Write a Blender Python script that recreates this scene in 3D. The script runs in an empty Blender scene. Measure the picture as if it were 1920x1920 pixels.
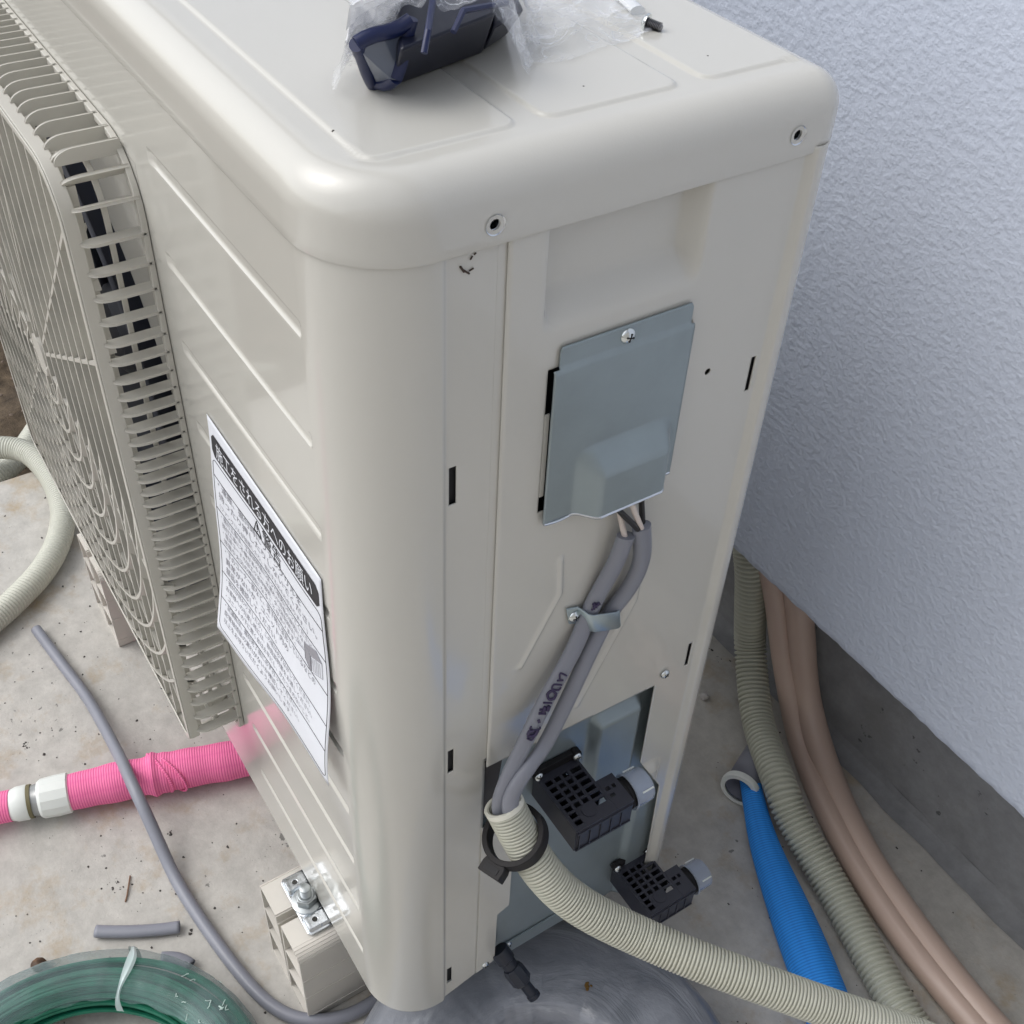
import bpy, bmesh, math, random
from mathutils import Vector, Matrix, noise as mn
PI = math.pi
random.seed(7)
S = bpy.context.scene
COL = S.collection

# ------------------------------------------------------------------ camera
# World: metres, Z up, ground slab top at z=0. The outdoor unit's side panel is the plane x=0,
# its front panel is y=0, the house wall is parallel to y.
RX = Vector((0.53845, 0.84172, 0.03966)); RY = Vector((0.58913, -0.34238, -0.73191)); RZ = Vector((-0.60249, 0.41747, -0.68024))
CAM = Vector((0.38686, -0.17359, 0.26497 + 0.868)); FOC = 2175.8
cam = bpy.data.cameras.new('camera'); cam_o = bpy.data.objects.new('camera', cam); COL.objects.link(cam_o)
cam.sensor_width = 36; cam.lens = 36 * FOC / 1920; cam.clip_start = 0.02; cam.clip_end = 500
M = Matrix(((RX.x, -RY.x, -RZ.x, CAM.x), (RX.y, -RY.y, -RZ.y, CAM.y), (RX.z, -RY.z, -RZ.z, CAM.z), (0, 0, 0, 1)))
cam_o.matrix_world = M
S.camera = cam_o

def at(px, py, axis, v):
    "where a measured line of sight meets the real plane  axis = v"
    d = RX * (px - 960) + RY * (py - 960) + RZ * FOC
    t = (v - CAM[axis]) / d[axis]
    return CAM + d * t

# ------------------------------------------------------------------ sky, sun, exposure
W = bpy.data.worlds.new('World'); S.world = W; W.use_nodes = True
nt = W.node_tree; nt.nodes.clear()
sky = nt.nodes.new('ShaderNodeTexSky'); sky.sky_type = 'NISHITA'; sky.sun_disc = False
SUN_EL, SUN_AZ = math.radians(52), math.radians(215)   # azimuth measured from +Y towards +X
sky.sun_elevation = SUN_EL; sky.sun_rotation = SUN_AZ; sky.air_density = 1.0; sky.dust_density = 3.0; sky.ozone_density = 1.0
hs = nt.nodes.new('ShaderNodeHueSaturation'); hs.inputs['Saturation'].default_value = 0.24
bg = nt.nodes.new('ShaderNodeBackground'); bg.inputs['Strength'].default_value = 0.15
wo = nt.nodes.new('ShaderNodeOutputWorld')
nt.links.new(sky.outputs[0], hs.inputs['Color']); nt.links.new(hs.outputs[0], bg.inputs[0]); nt.links.new(bg.outputs[0], wo.inputs[0])
sl = bpy.data.lights.new('sun', 'SUN'); sl.energy = 0.38; sl.angle = math.radians(55); sl.color = (1.0, 0.99, 0.97)
so = bpy.data.objects.new('sun', sl); COL.objects.link(so)
sd = Vector((math.sin(SUN_AZ) * math.cos(SUN_EL), math.cos(SUN_AZ) * math.cos(SUN_EL), math.sin(SUN_EL)))
so.rotation_euler = sd.to_track_quat('Z', 'Y').to_euler()
S.view_settings.view_transform = 'Standard'; S.view_settings.look = 'None'
S.view_settings.exposure = 0.52; S.view_settings.gamma = 1.0
S.cycles.max_bounces = 10; S.cycles.transparent_max_bounces = 16

# ------------------------------------------------------------------ materials
def nodes(name):
    m = bpy.data.materials.new(name); m.use_nodes = True
    t = m.node_tree; b = t.nodes['Principled BSDF']
    return m, t, b
def new(t, kind, **kw):
    n = t.nodes.new(kind)
    for k, v in kw.items():
        if k in n.inputs: n.inputs[k].default_value = v
        else: setattr(n, k, v)
    return n
def mat(name, col, rough=.5, metal=0, coat=0, var=0, vscale=8, bump=0, bscale=200, bdist=.001, spec=.5, col2=None, alpha=1, rvar=0):
    m, t, b = nodes(name)
    b.inputs['Roughness'].default_value = rough; b.inputs['Metallic'].default_value = metal
    b.inputs['Specular IOR Level'].default_value = spec
    b.inputs['Coat Weight'].default_value = coat; b.inputs['Coat Roughness'].default_value = .06
    b.inputs['Alpha'].default_value = alpha
    c = (*col, 1); b.inputs['Base Color'].default_value = c
    tc = t.nodes.new('ShaderNodeTexCoord')
    if var or col2:
        n = new(t, 'ShaderNodeTexNoise', Scale=vscale, Detail=6, Roughness=.6); t.links.new(tc.outputs['Object'], n.inputs['Vector'])
        r = t.nodes.new('ShaderNodeValToRGB')
        r.color_ramp.elements[0].position = .35; r.color_ramp.elements[1].position = .68
        k = 1 - var
        r.color_ramp.elements[0].color = (*(col2 or [x * k for x in col]), 1); r.color_ramp.elements[1].color = c
        t.links.new(n.outputs[0], r.inputs[0]); t.links.new(r.outputs[0], b.inputs['Base Color'])
        if rvar:
            mr = new(t, 'ShaderNodeMapRange'); mr.inputs['To Min'].default_value = rough - rvar; mr.inputs['To Max'].default_value = rough + rvar
            t.links.new(n.outputs[0], mr.inputs[0]); t.links.new(mr.outputs[0], b.inputs['Roughness'])
    if bump:
        n = new(t, 'ShaderNodeTexNoise', Scale=bscale, Detail=4); t.links.new(tc.outputs['Object'], n.inputs['Vector'])
        bp = new(t, 'ShaderNodeBump', Strength=bump, Distance=bdist); t.links.new(n.outputs[0], bp.inputs['Height']); t.links.new(bp.outputs[0], b.inputs['Normal'])
    return m

PAINT = mat('beige_enamel', (.588, .578, .533), .24, coat=.6, bump=.10, bscale=900, bdist=.0003, var=.02, vscale=4)
GRILL = mat('beige_plastic', (.545, .53, .48), .40, var=.03, vscale=9, bump=.12, bscale=1500, bdist=.0002)
RESIN = mat('cream_resin', (.66, .63, .575), .55, var=.05, vscale=14, bump=.15, bscale=400, bdist=.0004)
GALV = mat('galvanised_sheet', (.30, .355, .375), .30, metal=.35, var=.08, vscale=30, bump=.06, bscale=700, bdist=.0003)
ZINC = mat('bright_zinc', (.72, .76, .80), .24, metal=1, bump=.25, bscale=160, bdist=.0008, var=.12, vscale=60)
SCUFF = mat('pale_scuff', (.55, .68, .64), .6)
STRAP = mat('grey_zinc_strap', (.42, .50, .54), .30, metal=.8, bump=.1, bscale=300, bdist=.0003)
BOLT = mat('dull_zinc', (.42, .45, .46), .36, metal=.9, bump=.1, bscale=500, bdist=.0003)
SCREWM = mat('screw_steel', (.72, .76, .76), .2, metal=1)
DARK = mat('dark_interior', (.012, .012, .014), .7)
FANM = mat('fan_plastic', (.035, .040, .055), .45)
BLACK = mat('black_nylon', (.013, .012, .013), .55, spec=.3, bump=.1, bscale=600, bdist=.0003)
NAVYP = mat('dark_guard_plastic', (.034, .035, .048), .42, var=.15, vscale=60, bump=.15, bscale=800, bdist=.0003)
GREYC = mat('grey_cable_sheath', (.235, .245, .285), .36, var=.05, vscale=20, bump=.08, bscale=300, bdist=.0004)
GREYC2 = mat('grey_cable_sheath_dusty', (.26, .27, .315), .40, var=.12, vscale=15, bump=.1, bscale=300, bdist=.0004)
WIREW = mat('white_wire', (.68, .60, .55), .4)
WIREB = mat('black_wire', (.015, .014, .015), .35)
COND = mat('cream_conduit', (.49, .49, .41), .42, var=.05, vscale=20)
CONDG = mat('grey_green_conduit', (.52, .525, .435), .42, var=.08, vscale=14)
CONDW = mat('white_conduit', (.60, .605, .525), .4, var=.06, vscale=10)
TAN = mat('tan_pipe_cover', (.60, .455, .38), .38, coat=.15, var=.06, vscale=8, bump=.1, bscale=120, bdist=.0006)
WHITEP = mat('white_fitting', (.80, .83, .80), .4, var=.03)
CLEARP = mat('smoky_clear', (.33, .34, .34), .15, metal=.2)
INK = mat('purple_marker', (.035, .025, .07), .5)
PAPERM = mat('notice_paper', (.76, .785, .84), .7, var=.03, vscale=25, bump=.1, bscale=200)
PRINT = mat('black_print', (.03, .03, .035), .7)
PRINTB = mat('body_print', (.27, .27, .30), .7)
PRINTG = mat('grey_print', (.30, .30, .33), .7)
GREENW = mat('green_wire', (.012, .17, .10), .4, var=.4, vscale=40)
DIRT = mat('dirt', (.06, .035, .02), .9, var=.4, vscale=60)
DARKG = mat('dark_grit', (.07, .065, .06), .9)
GRITB = mat('brown_grit', (.16, .12, .08), .9)
TRANSC = None

def trans_mat(name, col, rough, fac, gloss=.15, bump=0, bscale=40, bdist=.002, var=0, vscale=10, facvar=0, crinkle_glint=0, cs=22):
    "thin clear plastic: part see-through, part milky, part shiny"
    m, t, b = nodes(name)
    out = t.nodes['Material Output']
    b.inputs['Base Color'].default_value = (*col, 1); b.inputs['Roughness'].default_value = rough
    b.inputs['Coat Weight'].default_value = gloss; b.inputs['Coat Roughness'].default_value = .05
    tr = t.nodes.new('ShaderNodeBsdfTransparent'); mx = t.nodes.new('ShaderNodeMixShader')
    lw = new(t, 'ShaderNodeLayerWeight', Blend=.35)
    mr = new(t, 'ShaderNodeMapRange'); mr.inputs['To Min'].default_value = 1 - fac; mr.inputs['To Max'].default_value = min(1, 1 - fac + .28)
    t.links.new(lw.outputs['Facing'], mr.inputs[0])
    tc = t.nodes.new('ShaderNodeTexCoord')
    src = mr.outputs[0]
    if facvar:
        n = new(t, 'ShaderNodeTexNoise', Scale=vscale, Detail=5); t.links.new(tc.outputs['Object'], n.inputs['Vector'])
        m2 = new(t, 'ShaderNodeMapRange'); m2.inputs['From Min'].default_value = .35; m2.inputs['From Max'].default_value = .7
        m2.inputs['To Min'].default_value = -facvar; m2.inputs['To Max'].default_value = facvar
        t.links.new(n.outputs[0], m2.inputs[0])
        ad = t.nodes.new('ShaderNodeMath'); ad.operation = 'ADD'; ad.use_clamp = True
        t.links.new(src, ad.inputs[0]); t.links.new(m2.outputs[0], ad.inputs[1]); src = ad.outputs[0]
    if crinkle_glint:      # white streaks painted in for glossy highlights along the folds
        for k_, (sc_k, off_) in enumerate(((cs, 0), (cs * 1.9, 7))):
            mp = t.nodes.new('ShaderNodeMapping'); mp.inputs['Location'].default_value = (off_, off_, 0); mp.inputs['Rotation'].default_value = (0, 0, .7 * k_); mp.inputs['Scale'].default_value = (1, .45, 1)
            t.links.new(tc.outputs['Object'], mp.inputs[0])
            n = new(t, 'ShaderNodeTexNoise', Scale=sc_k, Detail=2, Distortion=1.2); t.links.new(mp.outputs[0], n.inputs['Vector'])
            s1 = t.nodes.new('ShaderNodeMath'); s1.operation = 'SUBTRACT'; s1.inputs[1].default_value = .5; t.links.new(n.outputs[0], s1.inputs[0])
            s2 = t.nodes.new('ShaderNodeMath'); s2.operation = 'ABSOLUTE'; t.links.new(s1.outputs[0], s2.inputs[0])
            s3 = new(t, 'ShaderNodeMapRange'); s3.inputs['From Min'].default_value = 0; s3.inputs['From Max'].default_value = .022; s3.inputs['To Min'].default_value = crinkle_glint; s3.inputs['To Max'].default_value = 0
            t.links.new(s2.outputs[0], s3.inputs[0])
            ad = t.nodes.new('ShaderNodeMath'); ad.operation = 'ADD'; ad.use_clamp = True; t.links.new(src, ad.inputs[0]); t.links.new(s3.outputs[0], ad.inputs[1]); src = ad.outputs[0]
    t.links.new(src, mx.inputs[0]); t.links.new(tr.outputs[0], mx.inputs[1]); t.links.new(b.outputs[0], mx.inputs[2]); t.links.new(mx.outputs[0], out.inputs[0])
    if bump:
        n = new(t, 'ShaderNodeTexNoise', Scale=bscale, Detail=3); t.links.new(tc.outputs['Object'], n.inputs['Vector'])
        bp = new(t, 'ShaderNodeBump', Strength=bump, Distance=bdist); t.links.new(n.outputs[0], bp.inputs['Height']); t.links.new(bp.outputs[0], b.inputs['Normal'])
    return m
BAGM = trans_mat('clear_bag_film', (.80, .83, .88), .07, .955, 1, bump=.25, bscale=60, bdist=.003, facvar=.04, vscale=18, crinkle_glint=.26, cs=40)
BAGM2 = trans_mat('clear_bag_fold', (.84, .86, .90), .07, .95, 1, bump=.3, bscale=45, bdist=.003, facvar=.05, vscale=14, crinkle_glint=.20, cs=30)
WRAPG = trans_mat('milky_wrap_film', (.25, .35, .36), .40, .72, .1, bump=.35, bscale=50, bdist=.002, facvar=.14, vscale=14)
CAPM = trans_mat('blue_clear_cap', (.56, .63, .76), .16, .68, .4)
SKIRTM = trans_mat('clear_fitting', (.45, .46, .42), .1, .5, 1)

def cloth(name, c1, c2, us, vs, bstr=.6):
    "woven sleeve: a lattice of threads along the hose's own length and round it"
    m, t, b = nodes(name); b.inputs['Roughness'].default_value = .75
    uv = t.nodes.new('ShaderNodeUVMap'); sep = t.nodes.new('ShaderNodeSeparateXYZ'); t.links.new(uv.outputs[0], sep.inputs[0])
    def sn(o, k, ph=0):
        a = t.nodes.new('ShaderNodeMath'); a.operation = 'MULTIPLY'; a.inputs[1].default_value = k; t.links.new(o, a.inputs[0])
        s = t.nodes.new('ShaderNodeMath'); s.operation = 'SINE'; t.links.new(a.outputs[0], s.inputs[0])
        q = t.nodes.new('ShaderNodeMath'); q.operation = 'ABSOLUTE'; t.links.new(s.outputs[0], q.inputs[0]); return q.outputs[0]
    a, c = sn(sep.outputs[0], us), sn(sep.outputs[1], vs)
    mu = t.nodes.new('ShaderNodeMath'); mu.operation = 'MULTIPLY'; t.links.new(a, mu.inputs[0])
    c2n = new(t, 'ShaderNodeMapRange'); c2n.inputs['To Min'].default_value = .62; t.links.new(c, c2n.inputs[0]); t.links.new(c2n.outputs[0], mu.inputs[1])
    r = t.nodes.new('ShaderNodeValToRGB'); r.color_ramp.elements[0].position = .1; r.color_ramp.elements[1].position = .7
    r.color_ramp.elements[0].color = (*c2, 1); r.color_ramp.elements[1].color = (*c1, 1)
    t.links.new(mu.outputs[0], r.inputs[0]); t.links.new(r.outputs[0], b.inputs['Base Color'])
    bp = new(t, 'ShaderNodeBump', Strength=bstr, Distance=.0008); t.links.new(mu.outputs[0], bp.inputs['Height']); t.links.new(bp.outputs[0], b.inputs['Normal'])
    return m
PINK = cloth('pink_woven_cover', (1.0, .235, .46), (.76, .10, .31), PI / .0027, 26)
BLUE = cloth('blue_woven_cover', (.03, .33, .95), (.015, .19, .70), PI / .0030, 30, .4)

def concrete(name, c_hi, c_lo, stain, speck=.5, bump=.35):
    m, t, b = nodes(name); b.inputs['Roughness'].default_value = .82
    tc = t.nodes.new('ShaderNodeTexCoord'); O = tc.outputs['Object']
    def nz(s, d=6, r=.6):
        n = new(t, 'ShaderNodeTexNoise', Scale=s, Detail=d, Roughness=r); t.links.new(O, n.inputs['Vector']); return n
    def ramp(src, p0, p1, a, c):
        r = t.nodes.new('ShaderNodeValToRGB'); e = r.color_ramp.elements; e[0].position = p0; e[1].position = p1; e[0].color = (*a, 1); e[1].color = (*c, 1)
        t.links.new(src, r.inputs[0]); return r.outputs[0]
    def mix(f, a, c, mode='MIX'):
        x = t.nodes.new('ShaderNodeMix'); x.data_type = 'RGBA'; x.blend_type = mode
        if isinstance(f, float): x.inputs[0].default_value = f
        else: t.links.new(f, x.inputs[0])
        for s, i in ((a, 6), (c, 7)):
            if isinstance(s, tuple): x.inputs[i].default_value = (*s, 1)
            else: t.links.new(s, x.inputs[i])
        return x.outputs[2]
    base = ramp(nz(3.2).outputs[0], .3, .7, c_lo, c_hi)
    fine = ramp(nz(42, 8, .7).outputs[0], .3, .72, (.74, .74, .74), (1.04, 1.04, 1.04))
    base = mix(1.0, base, fine, 'MULTIPLY')
    st = ramp(nz(11, 7, .72).outputs[0], .53, .68, (0, 0, 0), (1, 1, 1))
    base = mix(st, base, mix(.70, base, stain))
    n = new(t, 'ShaderNodeTexNoise', Scale=70, Detail=3, Roughness=.55); t.links.new(O, n.inputs['Vector'])
    n2 = nz(8, 4)
    ad = t.nodes.new('ShaderNodeMath'); ad.operation = 'MULTIPLY'; t.links.new(n.outputs[0], ad.inputs[0]); t.links.new(n2.outputs[0], ad.inputs[1])
    pits = ramp(ad.outputs[0], .372 + .03 * (1 - speck), .392 + .03 * (1 - speck), (0, 0, 0), (1, 1, 1))
    base = mix(pits, base, tuple(x * .42 for x in c_lo))
    t.links.new(base, b.inputs['Base Color'])
    bp = new(t, 'ShaderNodeBump', Strength=bump, Distance=.004); t.links.new(nz(55, 8, .65).outputs[0], bp.inputs['Height'])
    t.links.new(bp.outputs[0], b.inputs['Normal'])
    return m
SLAB = concrete('old_concrete', (.62, .595, .55), (.52, .505, .47), (.40, .30, .18))
FOUND = concrete('grey_foundation', (.33, .335, .345), (.26, .265, .275), (.21, .21, .205), .0, .2)

# stucco
def stucco():
    m, t, b = nodes('white_stucco'); b.inputs['Roughness'].default_value = .5; b.inputs['Specular IOR Level'].default_value = .35
    tc = t.nodes.new('ShaderNodeTexCoord'); O = tc.outputs['Object']
    n0 = new(t, 'ShaderNodeTexNoise', Scale=3, Detail=4); t.links.new(O, n0.inputs['Vector'])
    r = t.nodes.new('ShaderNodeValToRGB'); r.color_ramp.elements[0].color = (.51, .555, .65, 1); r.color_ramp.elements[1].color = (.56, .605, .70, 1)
    t.links.new(n0.outputs[0], r.inputs[0]); t.links.new(r.outputs[0], b.inputs['Base Color'])
    wv = new(t, 'ShaderNodeTexNoise', Scale=32, Detail=2); t.links.new(O, wv.inputs['Vector'])
    n1 = new(t, 'ShaderNodeTexNoise', Scale=165, Detail=3, Roughness=.5); t.links.new(O, n1.inputs['Vector'])
    n2 = new(t, 'ShaderNodeTexNoise', Scale=430, Detail=2); t.links.new(O, n2.inputs['Vector'])
    mr = new(t, 'ShaderNodeMapRange'); mr.inputs['From Min'].default_value = .30; mr.inputs['From Max'].default_value = .75; mr.interpolation_type = 'SMOOTHSTEP'
    t.links.new(n1.outputs[0], mr.inputs[0])
    a = t.nodes.new('ShaderNodeMath'); a.operation = 'MULTIPLY_ADD'; a.inputs[1].default_value = .42; t.links.new(n2.outputs[0], a.inputs[0]); t.links.new(mr.outputs[0], a.inputs[2])
    a2 = t.nodes.new('ShaderNodeMath'); a2.operation = 'MULTIPLY_ADD'; a2.inputs[1].default_value = 1.0; t.links.new(wv.outputs[0], a2.inputs[0]); t.links.new(a.outputs[0], a2.inputs[2])
    bp = new(t, 'ShaderNodeBump', Strength=.45, Distance=.0013); t.links.new(a2.outputs[0], bp.inputs['Height']); t.links.new(bp.outputs[0], b.inputs['Normal'])
    return m
STUCCO = stucco()

# ------------------------------------------------------------------ mesh helpers
class MB:
    def __init__(s): s.v = []; s.f = []; s.uv = {}; s.mi = []
    def add(s, vs, fs, uvs=None):
        o = len(s.v); s.v += [Vector(p) for p in vs]
        for i, f in enumerate(fs):
            if uvs: s.uv[len(s.f)] = uvs[i]
            s.f.append([o + k for k in f])
        return s
    def box(s, x0, x1, y0, y1, z0, z1):
        return s.add([(x, y, z) for z in (z0, z1) for x, y in ((x0, y0), (x1, y0), (x1, y1), (x0, y1))],
                     [(3, 2, 1, 0), (4, 5, 6, 7), (0, 1, 5, 4), (1, 2, 6, 5), (2, 3, 7, 6), (3, 0, 4, 7)])
    def frame(s, c, ax, u, pts_uv, t0, t1):
        "prism: 2D outline pts (along u and ax x u) extruded along ax from t0 to t1"
        c = Vector(c); ax = Vector(ax).normalized(); u = Vector(u); u = (u - ax * u.dot(ax)).normalized(); w = ax.cross(u)
        n = len(pts_uv); vs = []
        for t in (t0, t1): vs += [c + u * a + w * b + ax * t for a, b in pts_uv]
        return s.add(vs, [list(range(n - 1, -1, -1)), list(range(n, 2 * n))] + [(i, (i + 1) % n, n + (i + 1) % n, n + i) for i in range(n)])
    def cyl(s, p0, p1, r0, r1=None, n=24, cap=True):
        return s.rev(p0, p1, [(0, r0), (1, r0 if r1 is None else r1)], n, cap)
    def rev(s, p0, p1, prof, n=24, cap=True):
        "surface of revolution round p0->p1, profile of (t along, radius)"
        p0 = Vector(p0); p1 = Vector(p1); d = p1 - p0; a = d.normalized(); u = a.orthogonal().normalized(); w = a.cross(u)
        vs = []
        for t, r in prof:
            vs += [p0 + d * t + (u * math.cos(2 * PI * k / n) + w * math.sin(2 * PI * k / n)) * r for k in range(n)]
        fs = []
        for i in range(len(prof) - 1):
            fs += [(i * n + k, i * n + (k + 1) % n, (i + 1) * n + (k + 1) % n, (i + 1) * n + k) for k in range(n)]
        if cap: fs += [list(range(n - 1, -1, -1)), list(range((len(prof) - 1) * n, len(prof) * n))]
        return s.add(vs, fs)
    def tube(s, pts, r, n=16, cap=True, flat=None, up=None):
        "sweep; r a number or function(arc length, total)->radius; flat=(a,b) ellipse factors with 'up' the short axis"
        P = [Vector(p) for p in pts]; N = len(P); L = [0]
        for i in range(1, N): L.append(L[-1] + (P[i] - P[i - 1]).length)
        T = [(P[min(i + 1, N - 1)] - P[max(i - 1, 0)]).normalized() for i in range(N)]
        u = Vector(up) if up else T[0].orthogonal()
        vs = []; uvs = []; fs = []
        for i in range(N):
            if up: u = Vector(up)
            u = (u - T[i] * u.dot(T[i])).normalized(); w = T[i].cross(u)
            rr = r(L[i], L[-1]) if callable(r) else r
            fa, fb = flat or (1, 1)
            for k in range(n):
                a = 2 * PI * k / n; vs.append(P[i] + u * math.cos(a) * rr * fa + w * math.sin(a) * rr * fb)
        for i in range(N - 1):
            for k in range(n):
                k2 = (k + 1) % n; fs.append((i * n + k, i * n + k2, (i + 1) * n + k2, (i + 1) * n + k))
                uvs.append([(L[i], k / n), (L[i], (k + 1) / n), (L[i + 1], (k + 1) / n), (L[i + 1], k / n)])
        if cap:
            fs += [list(range(n - 1, -1, -1)), list(range((N - 1) * n, N * n))]; uvs += [[(0, 0)] * n] * 2
        return s.add(vs, fs, uvs)
    def bm(s):
        b = bmesh.new(); vv = [b.verts.new(p) for p in s.v]
        for f in s.f:
            try: b.faces.new([vv[i] for i in f])
            except ValueError: pass
        return b
    def build(s, name, m, parent=None, smooth=True, bevel=0, solid=0, angle=35, off=-1, loc=None):
        me = bpy.data.meshes.new(name)
        if parent is not None:
            base = parent.get('_b'); base = Vector(base) if base else Vector((0, 0, 0))
        elif loc is not None: base = Vector(loc)
        else:
            xs = [v.x for v in s.v]; ys = [v.y for v in s.v]; zs = [v.z for v in s.v]
            base = Vector(((min(xs) + max(xs)) / 2, (min(ys) + max(ys)) / 2, min(zs)))
        me.from_pydata([v - base for v in s.v], [], s.f)
        if s.uv:
            uvl = me.uv_layers.new(name='UVMap')
            for p in me.polygons:
                q = s.uv.get(p.index)
                if q:
                    for li, c in zip(p.loop_indices, q): uvl.data[li].uv = c
        return finish(name, me, m, parent, base, smooth, bevel, solid, angle, off)

def finish(name, me, m, parent, base, smooth=True, bevel=0, solid=0, angle=35, off=-1):
    me.materials.append(m)
    o = bpy.data.objects.new(name, me); COL.objects.link(o); o['_b'] = list(base)
    if parent is not None: o.parent = parent
    else: o.location = base
    if smooth:
        me.polygons.foreach_set('use_smooth', [True] * len(me.polygons))
        me.set_sharp_from_angle(angle=math.radians(angle))
    if solid:
        md = o.modifiers.new('thick', 'SOLIDIFY'); md.thickness = solid; md.offset = off
    if bevel:
        md = o.modifiers.new('bevel', 'BEVEL'); md.width = bevel; md.segments = 2; md.limit_method = 'ANGLE'; md.angle_limit = math.radians(40)
    return o
def from_bm(name, b, m, parent, **kw):
    base = Vector(parent['_b']) if parent is not None else Vector((0, 0, 0))
    for v in b.verts: v.co -= base
    me = bpy.data.meshes.new(name); b.normal_update(); b.to_mesh(me); b.free()
    return finish(name, me, m, parent, base, **kw)
def thing(name, label, cat, loc, group=None):
    o = bpy.data.objects.new(name, None); COL.objects.link(o); o.location = loc; o['_b'] = list(loc)
    o.empty_display_size = .02
    o['label'] = label; o['category'] = cat
    if group: o['group'] = group
    return o
def tag(o, label, cat, group=None):
    o['label'] = label; o['category'] = cat
    if group: o['group'] = group
    return o
def struct(o): o['kind'] = 'structure'; return o

def spline(pts, step=.004):
    P = [Vector(p) for p in pts]; P = [P[0] * 2 - P[1]] + P + [P[-1] * 2 - P[-2]]; out = []
    for i in range(1, len(P) - 2):
        n = max(2, int((P[i + 1] - P[i]).length / step))
        for k in range(n):
            t = k / n; a, b, c, d = P[i - 1], P[i], P[i + 1], P[i + 2]
            # centripetal-ish Catmull-Rom
            out.append(.5 * ((2 * b) + (c - a) * t + (2 * a - 5 * b + 4 * c - d) * t * t + (3 * b - a - 3 * c + d) * t ** 3))
    out.append(P[-2]); return out
def smooth_pts(P, it=6):
    P = [Vector(p) for p in P]
    for _ in range(it): P = [P[0]] + [(P[i - 1] + P[i] * 2 + P[i + 1]) / 4 for i in range(1, len(P) - 1)] + [P[-1]]
    return P
def resample(P, step):
    P = [Vector(p) for p in P]; L = [0]
    for i in range(1, len(P)): L.append(L[-1] + (P[i] - P[i - 1]).length)
    n = max(2, int(L[-1] / step)); out = []; j = 0
    for k in range(n + 1):
        s = L[-1] * k / n
        while j < len(L) - 2 and L[j + 1] < s: j += 1
        f = (s - L[j]) / max(1e-9, L[j + 1] - L[j]); out.append(P[j].lerp(P[j + 1], f))
    return out
def corrugated(pts, R, pitch=.0036, depth=.0011, n=28, wall=True):
    P = resample(smooth_pts(spline(pts), 5), pitch / 8)
    def r(s, L):
        ph = (s / pitch) % 1
        return R - depth * sst(.46, .74, abs(ph - .5) * 2)
    m = MB(); m.tube(P, r, n, cap=False)
    return m, P
def sst(a, b, x):
    t = min(1, max(0, (x - a) / (b - a))); return t * t * (3 - 2 * t)
def seg_dist(p, a, b):
    ax, ay = a; bx, by = b; px, py = p; dx, dy = bx - ax, by - ay
    t = max(0, min(1, ((px - ax) * dx + (py - ay) * dy) / (dx * dx + dy * dy)))
    return math.hypot(px - ax - t * dx, py - ay - t * dy)
def cut_poly(b, poly, ia, ib, sel=None):
    "cut a polygon hole (given in coordinates ia, ib) out of a sheet"
    lo = (min(p[0] for p in poly) - .004, min(p[1] for p in poly) - .004); hi = (max(p[0] for p in poly) + .004, max(p[1] for p in poly) + .004)
    def near(f):
        c = f.calc_center_median(); return lo[0] < c[ia] < hi[0] and lo[1] < c[ib] < hi[1] and (sel is None or sel(c))
    n = len(poly)
    for i in range(n):
        p, q = poly[i], poly[(i + 1) % n]
        fs = [f for f in b.faces if near(f)]
        ed = {e for f in fs for e in f.edges}; ve = {v for f in fs for v in f.verts}
        co = [0, 0, 0]; no = [0, 0, 0]; co[ia], co[ib] = p; no[ia], no[ib] = q[1] - p[1], -(q[0] - p[0])
        bmesh.ops.bisect_plane(b, geom=list(fs) + list(ed) + list(ve), plane_co=co, plane_no=no, dist=1e-7)
    def inside(c):
        x, y = c[ia], c[ib]; r = False
        for i in range(n):
            (x1, y1), (x2, y2) = poly[i], poly[(i + 1) % n]
            if (y1 > y) != (y2 > y) and x < (x2 - x1) * (y - y1) / (y2 - y1) + x1: r = not r
        return r
    bmesh.ops.delete(b, geom=[f for f in b.faces if near(f) and inside(f.calc_center_median())], context='FACES')
def grid(us, vs, fn, flip=False):
    m = MB(); nu, nv = len(us), len(vs)
    V = [fn(u, v) for v in vs for u in us]
    F = [(j * nu + i, j * nu + i + 1, (j + 1) * nu + i + 1, (j + 1) * nu + i) for j in range(nv - 1) for i in range(nu - 1)]
    if flip: F = [f[::-1] for f in F]
    return m.add(V, F)
def rng(a, b, step):
    n = max(1, round((b - a) / step)); return [a + (b - a) * i / n for i in range(n + 1)]
def circ_poly(cy, cz, r, n=12): return [(cy + r * math.cos(2 * PI * k / n), cz + r * math.sin(2 * PI * k / n)) for k in range(n)]

# ================================================================== SETTING
struct(MB().box(-1.04, 3.0, -3.0, .66, -.09, 0).build('concrete_slab', SLAB, loc=(0, 0, 0)))
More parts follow.
